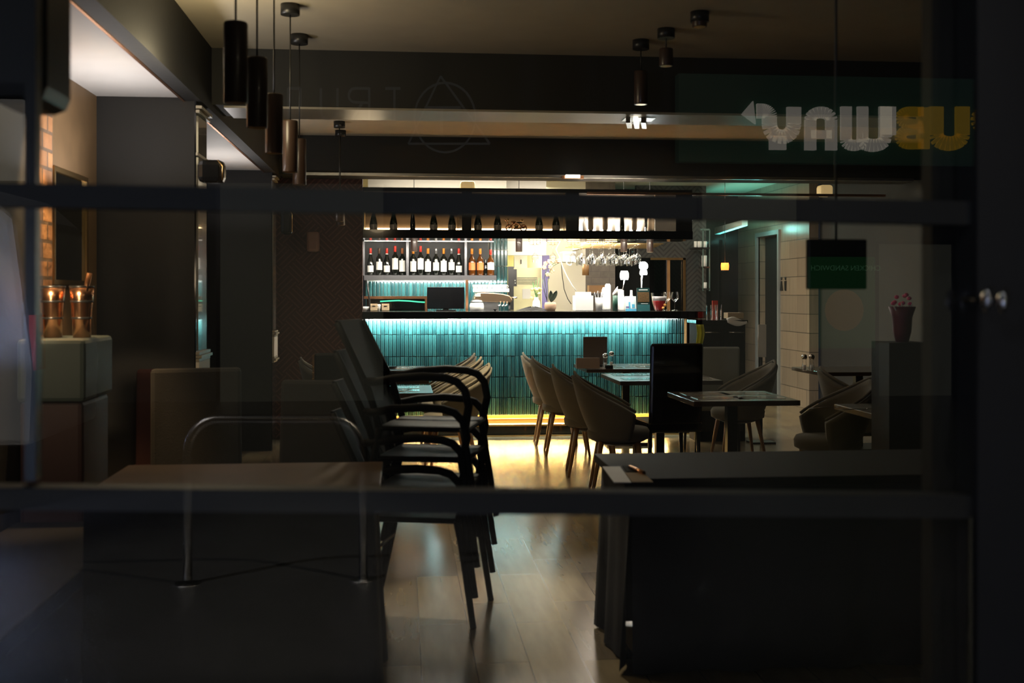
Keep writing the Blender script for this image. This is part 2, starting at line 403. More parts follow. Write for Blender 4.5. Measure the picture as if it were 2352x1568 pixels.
win=MB(); a=P(56,600,YW+.03); c=P(82,600,YW+.03); win.box(a.x,c.x,YW+.03,YW+.06,P(60,1112,YW).z,3.0); struct('window_5',win,'black_paint')
gx0=P(-420,600,YW-.03).x; gx1=P(2236,600,YW-.03).x
struct('window_6',MB().add([(gx0,YW-.03,-.04),(gx1,YW-.03,-.04),(gx1,YW-.03,3.0),(gx0,YW-.03,3.0)],[(0,1,2,3)]),'window_glass')
a=P(2225,600,YW-.025); win=MB().box(a.x,a.x+.004,YW-.028,YW-.02,-.04,P(2225,1180,YW).z); struct('window_7',win,'steel')
struct('wall_front_left',MB().box(-1.95,gx0,YW-.02,YW+.1,-.04,3.0),'dark_wall')
struct('wall_front_right',MB().box(P(2352,600,YW).x+.3,5.3,YW-.02,YW+.1,-.04,3.0),'dark_wall')
struct('wall_front_header',MB().box(-1.95,5.3,YW-.02,YW+.1,3.0,3.3),'dark_wall')
# ================= lamps of the place and added fill lights
COOL=(.72,1,.96); WARM=(1,.66,.36); WW=(1,.87,.68)
area('bar_led',(1.2,11.80,1.192),3.15,.02,175,(.86,1,.98),(math.radians(52),0,0))
area('plinth_led',(1.2,11.85,.2),3.2,.02,85,(1,.6,.2),(math.radians(-8),0,0))
area('backbar_led',(.45,13.24,1.604),1.5,.02,34,(.86,1,.98),(math.radians(20),0,0))
area('bar_ceiling_light',(1.2,12.85,2.9),2.8,.35,110,(1,.93,.8))
area('bar_front_light',(1.0,12.45,1.98),2.9,.12,26,(1,.9,.75),(math.radians(25),0,0))
area('kitchen_light',(1.1,15.3,2.9),1.6,1.0,170,(1,.92,.6))
area('bar_front_light2',(1.2,11.72,2.0),3.2,.06,62,(1,.93,.82),(math.radians(28),0,0))  # added light that brightens the fronts of the counter items
area('bar_side_light',(2.4,14.2,2.9),.8,.8,22,(1,.9,.75))
area('overbar_led',(1.0,12.04,2.06),3.2,.03,5,WARM,(math.radians(180),0,0))
area('niche_led',(4.75,15.6,2.25),.1,1.6,9,(.2,1,.9),(0,math.radians(160),0))
point('niche_glow',(4.85,15.2,2.35),2.5,(.3,1,.9),.05)
area('right_wash',(4.3,14.6,2.9),.6,.8,10,(1,.78,.55))
area('aisle_ceiling_fill',(-1.5,6.0,2.0),.12,.8,9,(1,.95,.95),(PI,0,0))  # unseen area light added to brighten the aisle ceiling
area('aisle_ceiling_fill_back',(-1.5,9.6,2.0),.12,.8,8,(1,.93,.9),(PI,0,0))  # the same added ceiling fill further back
spot('brick_wall_washer',(-1.55,5.55,.95),(-1.76,5.62,2.4),260,(1,.6,.25),70)
spot('brick_wall_downlight',(-1.6,5.45,2.5),(-1.76,5.6,1.2),170,(1,.62,.28),60)
point('ceiling_glow',(-.95,5.6,2.5),18,(1,.82,.5),.15)  # hidden point light added to brighten the near ceiling
point('bay_glow',(-.3,9.3,2.35),4,(1,.75,.45),.15)
area('table_glow',(2.2,9.2,2.9),.4,2.2,5,(1,.85,.65))
area('path_fill',(.62,9.6,2.9),.3,2.4,15,(1,.8,.48),spread=math.radians(30))  # unseen area light added to brighten the floor path
spot('path_spot',(.35,7.0,2.6),(.5,5.0,0),150,(1,.88,.68),34)  # unseen spot added to brighten the floor nearer the window
spot('chair_fill',(.55,11.3,2.5),(1.3,11.05,.7),150,(1,.84,.58),26)  # unseen spot added to light the back of the first chair

w=bpy.data.worlds.new('World'); bpy.context.scene.world=w; w.use_nodes=True
w.node_tree.nodes['Background'].inputs[0].default_value=(.5,.52,.6,1); w.node_tree.nodes['Background'].inputs[1].default_value=.02
# camera
cd=bpy.data.cameras.new('Camera'); cam=bpy.data.objects.new('Camera',cd); C.objects.link(cam)
cam.location=(0,0,HC); cam.rotation_euler=(PI/2,0,-AY); cd.sensor_width=36; cd.lens=36*F/2352; cd.shift_y=-(784-HY)/2352
cd.clip_start=.02; cd.dof.use_dof=True; cd.dof.focus_distance=11.7; cd.dof.aperture_fstop=(cd.lens/1000)/.012
sc=bpy.context.scene; bpy.context.scene.camera=cam
sc.view_settings.view_transform='Standard'; sc.view_settings.look='None'; sc.view_settings.exposure=0; sc.view_settings.gamma=1
# ================= bar counter
CT=1.277
ex=P(1572,800,11.9).x; exr=P(1640,715,11.6).x
bar=thing('bar_counter','long bar counter with black glossy top and teal ribbed tile front','bar counter',(1.0,11.9,0))
# tiles: five rows of slim fluted tiles
tz=[.19,.405,.62,.835,1.05,1.2]
zt=[P(1200,y,11.9).z for y in (955,912,865,817,767,728)]
tb=MB(); nx=int(round((ex+.39)/.0415)); tw=(ex+.39)/nx
for row in range(5):
    z0=zt[row]+.003; z1=zt[row+1]-.003
    for i in range(nx):
        x0=-.39+i*tw+.0018; x1=x0+tw-.0036
        d=R.uniform(0,.004); tl=R.uniform(-.002,.002); dz=R.uniform(-.002,.002)
        prof=[(0,.0),(.06,.006),(.2,.010),(.34,.0105),(.46,.0075),(.5,.0045),(.54,.0075),(.66,.0105),(.8,.010),(.94,.006),(1,0)]
        vs=[];fs=[]
        for (u,h) in prof:
            xx=x0+(x1-x0)*u; yy=11.9-h-d+tl*(u-.5)*2
            vs+= [(xx,yy,z0+dz),(xx,yy-R.uniform(0,.0003),z1+dz)]
        n=len(prof)
        for k in range(n-1): fs.append((2*k,2*k+2,2*k+3,2*k+1))
        tb.add(vs,fs,True); vs=list(vs); fs=[]
        bo=len(vs); vs+=[(x0,11.905,z0+dz),(x0,11.905,z1+dz),(x1,11.905,z0+dz),(x1,11.905,z1+dz)]
        fs+=[[bo+1]+[2*k+1 for k in range(n)]+[bo+3],[bo+2]+[2*k for k in range(n)][::-1]+[bo]]
        tb.add(vs,fs,False)
fr=MB().box(-.4,ex+.0,11.9,12.0,.15,1.19); fb=fr.build('front_panel','black_gloss',bar)
tb.build('teal_tiling','teal_tile',fb)
c=MB().box(-.4,exr,11.55,12.35,1.2,CT); o=c.build('countertop','black_gloss',bar,bevel=.006)
MB().box(-.3,ex-.1,11.82,11.85,1.192,1.2).build('led_strip','led_cool',bar)
MB().box(ex,ex+.02,11.87,12.2,.1,1.2).build('end_strip','leg_wood',bar)
MB().box(ex+.02,exr-.08,11.95,12.3,0,1.2).build('side_cabinet','black_paint',bar)
# stepped plinth
pl=MB().box(-.4,ex+.5,11.62,12.2,0,.105).build('step','black_gloss',bar)
M('step_top',(.55,.36,.17),.3,coat=.2,var=.2)
MB().box(-.4,ex+.5,11.62,11.9,.105,.113).box(-.4,ex+.5,11.8,11.9,.113,.15).build('step_tread','step_top',bar)
MB().box(-.4,ex+.5,11.795,11.8,.113,.155).box(-.4,ex+.5,11.612,11.62,.098,.115).box(-.4,ex,11.87,11.9,.15,.185).build('step_nosing','brass',bar)
struct('trim_12',MB().box(-.4,ex+.5,11.56,11.6,0,.012),'brass')
# ================= overbar cabinet (hung shelf)
ob=thing('overbar_cabinet','dark hanging bottle cabinet above the bar counter with glowing back panel','hanging cabinet',(1.2,11.9,2.0))
oz0=P(1200,548,11.65).z; oz1=P(1200,529,11.65).z; ozt=2.5
xl=P(833,500,11.65).x; xr1=P(1590,500,11.65).x
def xo(px): return P(px,500,11.65).x
MB().box(xl,xr1,11.65,12.15,oz0,oz0+.012).build('shelf_board','black_gloss',ob)
MB().box(xl,xr1,11.63,11.65,oz0,oz1).build('front_lip','black_gloss',ob)
MB().box(xl,xr1,11.65,12.15,ozt,ozt+.04).build('top_board','beam_paint',ob)
for a,b_ in ((833,836),(1061,1083),(1300,1330),(1552,1590)):
    MB().box(xo(a),xo(b_),11.65,12.15,oz0+.012,ozt).build('upright','dark_metal' if a!=1300 else 'black_paint',ob)
M('bronze_back',(.17,.12,.08),.45,metal=.2,bump=.05)
MB().box(xl,xo(1300),12.13,12.15,oz0,ozt).build('back_panel','bronze_back',ob)
M('bright_back',(.8,.75,.68),.5)
MB().box(xo(1330),xo(1503),12.13,12.15,oz0,ozt).build('back_panel','bright_back',ob)
MB().box(xo(1504),xo(1552),11.64,11.66,oz1+.003,ozt).build('white_panel','bright_back',ob)['label']='white end panel'
MB().box(xl,xo(1300),12.09,12.12,oz0+.112,oz0+.128).build('led_strip','led_warm',ob)
m=M('led_hot',(1,.9,.8),.5,emit=(1,.85,.66),es=22); MB().box(xo(1332),xo(1503),12.09,12.12,oz0+.112,oz0+.15).build('led_strip','led_hot',ob)
for px in (838,1052,1086,1296,1305): MB().box(xo(px)-.003,xo(px)+.003,11.66,11.67,oz1,ozt).build('edge_trim','brass',ob)
area('overbar_white_led',(xo(1420),11.9,2.45),.8,.2,9,(1,.88,.75))
# glass hangers below
def glass_prof(h=.19,r=.036): # stem glass standing, z up
    return [(r*.85,0),(r*.85,.003),(.006,.008),(.004,.02),(.004,h*.45),(.012,h*.5),(r*.95,h*.62),(r,h*.74),(r*.82,h)]
def wine_glass(loc,label,group=None,up=True,h=.19,r=.036,cat='wine glass'):
    mb=MB(); pr=glass_prof(h,r)
    if not up: pr=[(a,-z) for a,z in pr]
    mb.lathe(loc,pr,14,cap=False); o=mb.build('wine_glass','glassware'); tag(o,label,cat,group); return o
for i,px in enumerate((1229,1270,1316,1360,1402)):
    a=P(px,552,12.0)
    t=thing('glass_hanger','brass wire stemware hanger under the overbar cabinet, '+('leftmost of five','second from the left','middle one','second from the right','rightmost of five')[i],'glass hanger',(a.x,12.0,oz0),'brass glass hangers under the cabinet')
    mb=MB(); w_=.055
    for s in (-1,1):
        mb.tube([(a.x+s*w_,12,oz0),(a.x+s*w_,12,oz0-.045),(a.x+s*.012,12,oz0-.045)],.0028,6)
        mb.tube([(a.x+s*.018,12.0,oz0),(a.x+s*.018,12.0,oz0-.045)],.0028,6)
    mb.box(a.x-w_-.01,a.x+w_+.01,11.96,12.04,oz0-.012,oz0-.006)
    mb.build('wire_frame','brass',t)
    wine_glass((a.x,12.0,oz0-.042),'single wine glass hanging upside down, '+('leftmost under the cabinet','second from left, above the orchid','third from left, beside the white machine','fourth from left, near the rack','fifth, in front of the glass rack')[i],'wine glasses hung one by one',up=False)
# ================= bottles
def bottle(kind,foil,lab,labz,h=.30,r=.037,name='wine_bottle',glass='bottle_black',neck=.75):
    t=thing(name,'x','bottle',(0,0,0))
    sh={'bord':[(r*.93,0),(r,.008),(r,h*.6),(r*.9,h*.66),(r*.42,h*.74),(r*.38,h*.8),(r*.38,h*.985),(r*.36,h)],
        'burg':[(r*.93,0),(r,.008),(r,h*.45),(r*.92,h*.53),(r*.6,h*.66),(r*.4,h*.78),(r*.38,h*.985),(r*.36,h)],
        'cham':[(r*.95,0),(r*1.1,.01),(r*1.1,h*.42),(r*.98,h*.52),(r*.62,h*.7),(r*.42,h*.84),(r*.42,h*.97),(r*.36,h)],
        'spirit':[(r*1.05,0),(r*1.1,.008),(r*1.12,h*.5),(r*.95,h*.62),(r*.42,h*.72),(r*.38,h*.8),(r*.38,h)],
        'magnum':[(r*1.3,0),(r*1.35,.01),(r*1.3,.05),(r*.7,h*.3),(r*.75,h*.35),(r*.72,h*.5),(r*.5,h*.8),(r*.6,h*.9),(r*.5,h)]}[kind]
    MB().lathe((0,0,0),sh,16).build('bottle_body',glass,t)
    rf=r*.42
    if foil: MB().lathe((0,0,0),[(rf,h*.8),(rf,h*.985),(rf*.9,h*1.004)],12).build('foil_cap',foil,t)
    if lab:
        l0,l1=labz; rr=(r*1.12 if kind in('cham','spirit') else r)*1.02+.0006
        mb=MB(); n=12
        mb.grid(lambda u,v:(rr*math.cos(-PI/2-1.15+2.3*u),rr*math.sin(-PI/2-1.15+2.3*u),l0*h+(l1-l0)*h*v),n,1)
        mb.build('label',lab,t)
    if kind=='burg': MB().lathe((0,0,0),[(rf*1.05,h*.77),(rf*1.1,h*.8),(rf*1.05,h*.805)],12).build('collar_label','label_white',t)
    return t
YS=13.12
zs=P(950,632,13.02).z
bx_pos=[(851,'burg','foil_red',(.12,.36)),(871,'bord','foil_dark',(.2,.5)),(888.5,'burg','foil_red',(.12,.36)),(907.5,'bord','foil_red',(.2,.58),.33),(924,'bord','foil_brown',(.14,.55)),
 (949,'bord','foil_orange',(.14,.52)),(966,'bord','foil_red',(.2,.58),.33),(983,'bord','foil_orange',(.14,.52)),(1001.5,'bord','foil_silver',(.18,.48)),(1019,'bord','foil_orange',(.14,.54)),(1037,'bord','foil_silver',(.2,.49)),(1054,'burg','foil_red',(.12,.36))]
desc=['low white label and red foil, leftmost on the shelf','white label, dark bare neck, second from the shelf end','red foil and low label, third from the shelf end','tall, red foil and long label, fourth from the shelf end','brown foil and long label, left of the divider',
 'orange foil, just right of the divider under the dark lamp','tall with pointed red foil, second right of the divider','bright orange foil, third right of the divider','slim silver foil, fourth right of the divider','orange foil, third from the right end of the middle bay','silver foil, second from the right end of the middle bay','red foil and oval neck label, last before the right divider']
for q,dsc in zip(bx_pos,desc):
    h=q[4] if len(q)>4 else .305
    t=bottle(q[1],q[2],'label_white',q[3],h=h*1.02)
    t.location=(P(q[0],600,YS).x,YS,zs); t['label']='dark wine bottle with '+dsc; t['group']='wine bottles on the back shelf'
for q in (843,): pass
for px,lb in ((1084,'amber spirit bottle with orange cap, left of the pair on the right bay'),(1103,'bright amber spirit bottle with orange cap, right of the pair')):
    t=bottle('spirit','foil_orange','orange_label',(.2,.48),h=.31,name='spirit_bottle',glass='amber'); t['label']=lb; t['group']='spirit bottles on the right bay'
    t.location=(P(px,600,YS).x,YS,zs)
t=bottle('bord',None,None,(0,0),h=.19,r=.03,name='spirit_bottle',glass='bottle_black'); t['label']='short dark bottle between the amber pair and the clear bottle'; t['group']='spirit bottles on the right bay'; t.location=(P(1116,600,YS).x,YS+.03,zs)
t=bottle('spirit','foil_red','label_white',(.22,.5),h=.3,name='spirit_bottle',glass='amber'); t['label']='whisky bottle with red and gold neck and pale label at the shelf end'; t['group']='spirit bottles on the right bay'; t.location=(P(1127,600,YS).x,YS,zs)
# overbar bottles
ozb=oz0+.013
for i,(px,k) in enumerate(((858,'cham'),(904,'cham'),(948,'magnum'),(996,'cham'),(1038,'cham'),(1098,'cham'),(1143,'cham'),(1238,'cham'),(1277,'cham'))):
    lbl=['leftmost in the cabinet','second from left','','left of the first bay pair','beside the dark upright','right of the dark upright','left of the motorbike model','right of the motorbike model','last in the second bay'][i]
    if k=='cham':
        t=bottle('cham','copper','gloss_card',(.26,.42),h=.315,name='champagne_bottle',glass='bottle_green')
        t['label']='dark champagne bottle with pink foil in the overbar cabinet, '+lbl
    else:
        t=bottle('magnum',None,None,(0,0),h=.30,name='decanter',glass='bottle_black'); t['label']='dark flared decanter bottle, third along the overbar cabinet'
        MB().sphere((0,0,.3),.017).build('stopper','steel',t)
    t['group']='bottles in the overbar cabinet'; t.location=(P(px,500,11.78).x,11.78,ozb)
M('pale_wrap',(.85,.68,.48),.4)
for i,px in enumerate((1357,1390,1429,1457,1495)):
    if i==2:
        t=bottle('magnum',None,None,(0,0),h=.30,name='decanter',glass='bottle_black'); t['label']='dark flared decanter among the pale wrapped bottles'; MB().sphere((0,0,.3),.017).build('stopper','steel',t)
    else:
        t=thing('wrapped_bottle','pale wrapped bottle on a dark stand, '+{0:'leftmost',1:'second',3:'right of the decanter',4:'at the right end, widest'}[i]+' in the bright bay','bottle',(0,0,0))
        r=.03 if i<4 else .037
        MB().lathe((0,0,0),[(r*.8,0),(r,.01),(r,.05),(r*.7,.06),(r*.7,.1)],14).build('stand','black_gloss',t)
        MB().lathe((0,0,0),[(r*.7,.085),(r,.1),(r,.23),(r*.6,.27),(r*.4,.3)],14).build('bottle_body','pale_wrap',t)
    t['group']='bottles in the bright bay'; t.location=(P(px,500,11.78).x,11.78,ozb)
for i,px in enumerate((1343,1373,1409,1441,1476)):
    t=MB().lathe((P(px,500,11.95).x,11.95,ozb),[(.022,0),(.024,.17),(.01,.2),(.01,.24)],12).build('liqueur_bottle','label_white'); tag(t,'pale liqueur bottle at the back of the bright bay, '+('first','second','third','fourth','fifth')[i]+' from the left','bottle','back row in the bright bay')
# motorbike model between bottles
mx=P(1186,500,11.78).x; mz=ozb
t=thing('motorbike_model','small copper motorbike model on a stand in the overbar cabinet','model motorbike',(mx,11.78,mz))
MB().box(mx-.11,mx+.11,11.73,11.83,mz,mz+.07).build('stand','black_gloss',t)
for s in (-1,1):
    b=MB(); pts=[(mx+s*.075+.032*math.cos(a*PI/8),11.78,mz+.105+.032*math.sin(a*PI/8)) for a in range(17)]
    b.tube(pts,.006,6)
    for a in range(4): b.tube([(mx+s*.075,11.78,mz+.105),(mx+s*.075+.03*math.cos(a*PI/2+.3),11.78,mz+.105+.03*math.sin(a*PI/2+.3))],.003,5)
    b.build('wheel','copper',t)
b=MB(); b.tube([(mx-.075,11.78,mz+.105),(mx-.03,11.78,mz+.15),(mx+.02,11.78,mz+.155),(mx+.075,11.78,mz+.105)],.006,6); b.tube([(mx-.075,11.78,mz+.105),(mx-.095,11.78,mz+.17),(mx-.12,11.78,mz+.19)],.005,6)
b.tube([(mx-.03,11.78,mz+.1),(mx+.03,11.78,mz+.1),(mx+.1,11.78,mz+.12)],.009,6); b.build('frame','copper',t)
MB().sphere((mx,11.78,mz+.125),.026,.02,.022).build('engine','brass',t)
MB().sphere((mx-.03,11.78,mz+.165),.028,.015,.012).build('fuel_tank','copper',t)
MB().sphere((mx+.035,11.78,mz+.16),.03,.014,.009).build('saddle','black_paint',t)
MB().sphere((mx+.06,11.78,mz+.185),.014).build('tail_lamp','brass',t); MB().sphere((mx-.085,11.78,mz+.19),.012).build('head_lamp','brass',t)
# ================= back bar shelving unit
def xs(px): return P(px,600,13.0).x
def zz(py): return P(1000,py,13.0).z
t=thing('back_shelf_unit','black and steel wall shelf unit with three bays holding wine bottles','shelf unit',(xs(950),13.2,zz(643)))
M('shelf_steel',(.12,.12,.13),.3,metal=.5)
M('shelf_inner',(.03,.03,.03),.5)
MB().box(xs(836),xs(1140),13.0,13.38,zz(643),zz(632)).build('shelf_board','shelf_steel',t)
MB().box(xs(836),xs(1134),13.0,13.38,zz(555),zz(549)).build('top_board','steel',t)
for a,b_ in ((833,838),(933,939),(1067,1072.5)): MB().box(xs(a),xs(b_),13.0,13.3,zz(632),zz(555)).build('divider','shelf_steel',t)
MB().box(xs(836),xs(1126),13.32,13.38,zz(632),zz(555)).build('back_panel','shelf_inner',t)
# backsplash tiles below, and vertical tile column to the right
def tile_field(x0,x1,Y,zr,name,tw=.042):
    mb=MB()
    n=max(1,int(round((x1-x0)/tw))); w=(x1-x0)/n
    for z0,z1 in zip(zr[:-1],zr[1:]):
        for i in range(n):
            a=x0+i*w+.002; c=a+w-.004; d=R.uniform(0,.004)
            vs=[];fs=[]
            pr=[(0,0),(.12,.007),(.34,.010),(.5,.005),(.66,.010),(.88,.007),(1,0)]
            for u,h in pr: vs+=[(a+(c-a)*u,Y-h-d,z0+.003),(a+(c-a)*u,Y-h-d,z1-.003)]
            for k in range(len(pr)-1): fs.append((2*k,2*k+2,2*k+3,2*k+1))
            mb.add(vs,fs,True)
    return struct(name,mb,'teal_tile')
tile_field(xs(836),xs(1128),13.385,[zz(716),zz(645)],'trim_13')
ya=13.38
tile_field(P(1124,600,ya).x,P(1166,600,ya).x,ya,[P(1140,y,ya).z for y in (714,684,648,611,574,549)],'trim_14',.047)
# back counter and copper edged niche
bc=thing('back_counter','low back counter behind the bar with copper edged open niche','counter',(xs(950),13.1,0))
MB().box(xs(836),xs(1166),12.85,13.38,0,CT-.08).build('cabinet','black_paint',bc)
MB().box(xs(836),xs(1166),12.83,13.38,CT-.08,CT-.05).build('worktop','steel',bc)
t=thing('copper_frame_niche','copper edged display niche below the wine shelf with a green glow','niche',(xs(910),12.95,CT-.05))
MB().box(xs(836),xs(982),12.93,13.3,zz(686),zz(680)).build('top_rail','copper',t)
MB().box(xs(976),xs(982),12.93,13.3,CT-.05,zz(686)).build('post','copper',t)
m=M('green_led',(.1,.8,.5),.5,emit=(.08,.8,.45),es=1.4)
b=MB(); pts=[P(px,py,13.25) for px,py in ((873,692),(890,691),(915,690),(940,691),(960,693),(977,694))]; b.tube(pts,.008,6); b.build('green_light_tube','green_led',t)
MB().box(xs(840),xs(976),13.28,13.3,CT-.05,zz(686)).build('back_panel','black_gloss',t)
b=MB(); MB().box(xs(1069),xs(1075),12.95,13.0,CT-.05,zz(643)).build('copper_post_tmp','copper',t).name='copper_post'
# boxes on the counter
M('kraft',(.55,.42,.26),.8)
for i,(a,b_) in enumerate(((851,867),(877,894))):
    t=thing('caddy_box','open wooden box on the counter left end, '+('left one','right one'),'box',(0,0,0)) if False else thing('caddy_box','small open kraft box on the counter, '+('nearer the slanted pole' if i==0 else 'right of the other kraft box'),'box',(P((a+b_)/2,700,12.1).x,12.1,CT),'kraft boxes')
    x0=P(a,700,12.1).x;x1=P(b_,700,12.1).x; h=.075
    MB().box(x0,x1,12.05,12.055,CT,CT+h-.01).box(x0,x1,12.14,12.145,CT,CT+h).box(x0,x0+.004,12.055,12.14,CT,CT+h).box(x1-.004,x1,12.055,12.14,CT,CT+h).box(x0,x1,12.05,12.145,CT,CT+.004).build('box_body','kraft',t)
    MB().box((x0+x1)/2-.015,(x0+x1)/2+.015,12.046,12.05,CT+h-.028,CT+h-.02).build('slot','black_paint',t)
x0=P(869,700,12.2).x; tag(MB().lathe((x0,12.2,CT),[(.018,0),(.026,.06),(.026,.068)],14).build('paper_cup','white'),'white paper cup standing between the two kraft boxes','cup')
x0=P(838,700,12.1).x; tag(MB().lathe((x0,12.1,CT),[(.03,0),(.045,.02),(.05,.045)],14).build('white_bowl','white'),'white bowl at the far left end of the counter','bowl')
a=P(842,643,12.1); c_=P(852,713,12.1); tag(MB().tube([(c_.x,12.1,CT+.003),(a.x,12.12,a.z)],.009,8).build('slanted_pole','black_paint'),'thin black slanted pole leaning at the left end of the counter','pole')
# monitor
t=thing('till_monitor','black flat till monitor seen from behind on the counter','monitor',(P(1024,700,11.95).x,11.95,CT))
b=bpx(981,659,1067,709,11.95,11.975); b.build('screen_back','black_gloss',t,bevel=.006)
x0=P(1024,700,11.95).x; MB().box(x0-.1,x0+.1,11.9,12.05,CT,CT+.012).box(x0-.03,x0+.03,11.97,11.99,CT+.01,CT+.1).build('monitor_stand','dark_metal',t)
# coffee machine
YC=12.95
t=thing('coffee_machine','large chrome espresso machine with a rounded brown body and cups on top','coffee machine',(P(1130,700,YC).x,YC,CT-.05))
M('machine_bronze',(.32,.22,.14),.22,metal=.8)
pts=[]
for px,py in ((1087,688),(1090,679),(1094,672),(1110,671),(1135,672),(1155,674),(1170,678),(1176,684),(1178,690),(1172,695),(1150,694),(1120,693),(1095,692)):
    q=P(px,py,YC); pts.append((q.x,q.z))
MB().prism(pts,'y',YC,YC+.3).build('body','machine_bronze',t,bevel=.012)
a=P(1090,670,YC); c_=P(1176,663,YC)
MB().box(a.x,c_.x-.03,YC+.0,YC+.32,P(1130,671,YC).z,P(1130,662,YC).z).build('top_tray','white',t,bevel=.01)
b=bpx(1110,693,1146,713,YC+.02,YC+.2); b.build('splash_panel','steel',t)
bpx(1093,692,1098,713,YC+.02,YC+.2).build('foot','chrome',t); bpx(1168,690,1172,713,YC+.02,YC+.2).build('foot','chrome',t)
q=P(1178,683,YC); MB().tube([(q.x-.02,YC+.05,q.z),(q.x+.045,YC+.0,q.z-.002)],.011,8).build('steam_knob','chrome',t)
b=MB()
for px in (1150,1158,1165): q=P(px,697,YC); b.tube([(q.x,YC,q.z+.02),(q.x-.01,YC-.02,q.z-.02),(q.x-.03,YC-.04,q.z-.025)],.008,6)
b.build('spouts','chrome',t)
q=P(1098,677,YC-.005); MB().box(q.x-.03,q.x+.03,YC-.006,YC-.001,q.z-.02,q.z+.015).build('lilac_badge','gloss_card',t)
zc=P(1130,662,YC).z
for i in range(7):
    px=1092+i*11.5; x0=P(px,650,YC).x
    t=thing('coffee_cup','white cup in the row on the espresso machine, '+('first','second','third','fourth','fifth','sixth','last')[i]+' from the left','cup',(x0,YC+.12,zc),'cups on the espresso machine')
    MB().lathe((x0,YC+.12,zc),[(.018,0),(.027,.015),(.03,.045)],14).build('cup_body','white',t)
    MB().tube([(x0+.027,YC+.12,zc+.038),(x0+.044,YC+.12,zc+.03),(x0+.04,YC+.12,zc+.014),(x0+.024,YC+.12,zc+.01)],.003,6).build('handle','white',t)
# grinder / white canister in front
x0=P(1095,700,12.2).x
t=thing('white_canister','white round lidded canister on the counter beside the copper post','canister',(x0,12.2,CT))
MB().lathe((x0,12.2,CT),[(.075,0),(.078,.05),(.072,.075),(.062,.085)],20).build('body','white',t)
MB().lathe((x0,12.2,CT),[(.066,.085),(.07,.095),(.05,.112),(.01,.118)],20).build('lid','steel',t)
x0=P(1137,700,12.0).x; tag(MB().lathe((x0,12.0,CT),[(.008,0),(.012,.008),(.022,.014),(.022,.022)],12).build('bottle_stopper','black_paint'),'small black stopper standing on the counter edge','stopper')
# dark cloth / hat
x0=P(1224,706,12.0).x
def fold(u,v):
    a=u*2*PI; r=.02+.12*v; return (x0+r*1.3*math.cos(a),12.0+r*.6*math.sin(a),CT+.002+.035*(1-v**1.3)*(1+.3*math.sin(3*a)))
b=MB(); b.grid(fold,24,6); tag(b.build('folded_cloth','fabric_dark'),'dark folded cloth lying on the counter left of the orchid','cloth')
# ================= orchid
x0=P(1264,700,12.0).x
t=thing('orchid_pot','pale orchid in a round stone pot on the bar counter','orchid',(x0,12.0,CT))
M('stone_pot',(.5,.33,.22),.6,bump=.2); M('stem_green',(.06,.09,.03),.5); M('petal',(.55,.33,.2),.5); M('leaf_dark',(.02,.03,.02),.4)
MB().lathe((x0,12.0,CT),[(.05,0),(.062,.03),(.064,.06),(.056,.088),(.05,.09)],20).build('pot','stone_pot',t)
ft=[((1257,692),(1254,660),(1250,640),(1254,622),(1266,608),(1278,602)),((1260,692),(1258,650),(1262,625),(1270,611),(1284,603)),((1257,692),(1250,668),(1246,640))]
for st in ft:
    b=MB(); b.tube([P(px,py,12.0) for px,py in st],.0035,6); b.build('stem','stem_green',t)
b=MB()
for ang,w in ((.15,.035),(-.1,.03)):
    def lf(u,v,ang=ang,w=w):
        s=math.sin(PI*min(1,u*1.02))**.6
        return (x0+.01+ang*.25*u+w*s*(v-.5)*1.6+.02*u,12.0+.01*math.sin(v*PI),CT+.09+.125*u)
    b.grid(lf,8,4)
b.build('leaves','leaf_dark',t,solid=.004)
fl=[(1253,605),(1262,600),(1270,598),(1279,601),(1284,598),(1264,612),(1268,622),(1250,614),(1258,630)]
for k,(px,py) in enumerate(fl):
    q=P(px,py,12.0-.01*(k%3)); b=MB()
    for j in range(5):
        a=j*2*PI/5+k; b.sphere((q.x+.014*math.cos(a),q.y,q.z+.014*math.sin(a)),.013,.003,.012,8,5)
    b.sphere((q.x,q.y-.004,q.z),.005,.005,.005,6,4); b.build('flower','petal',t)
# flower arrangement in the kitchen pass
q=P(1232,690,13.6)
t=thing('flower_vase','white vase with pale yellow flowers in the kitchen pass','flowers',(q.x,13.6,CT-.04))
MB().lathe((q.x,13.6,CT-.04),[(.03,0),(.055,.06),(.045,.13),(.025,.16),(.03,.18)],16).build('vase','white',t)
b=MB(); 
for k in range(12): 
    a=k*2.4; b.sphere((q.x+.07*math.cos(a)*R.random(),13.6+.05*math.sin(a),q.z-.02+R.uniform(.05,.2)),.022,.02,.016,8,5)
M('yellow_petal',(.9,.8,.35),.6); b.build('blossoms','yellow_petal',t)
b=MB()
for k in range(7):
    a=k*.9; b.tube([(q.x,13.6,CT+.12),(q.x+.05*math.cos(a),13.6+.03*math.sin(a),CT+.25+.02*k)],.003,5)
M('leaf_green',(.1,.3,.1),.5); b.build('leaves','leaf_green',t)
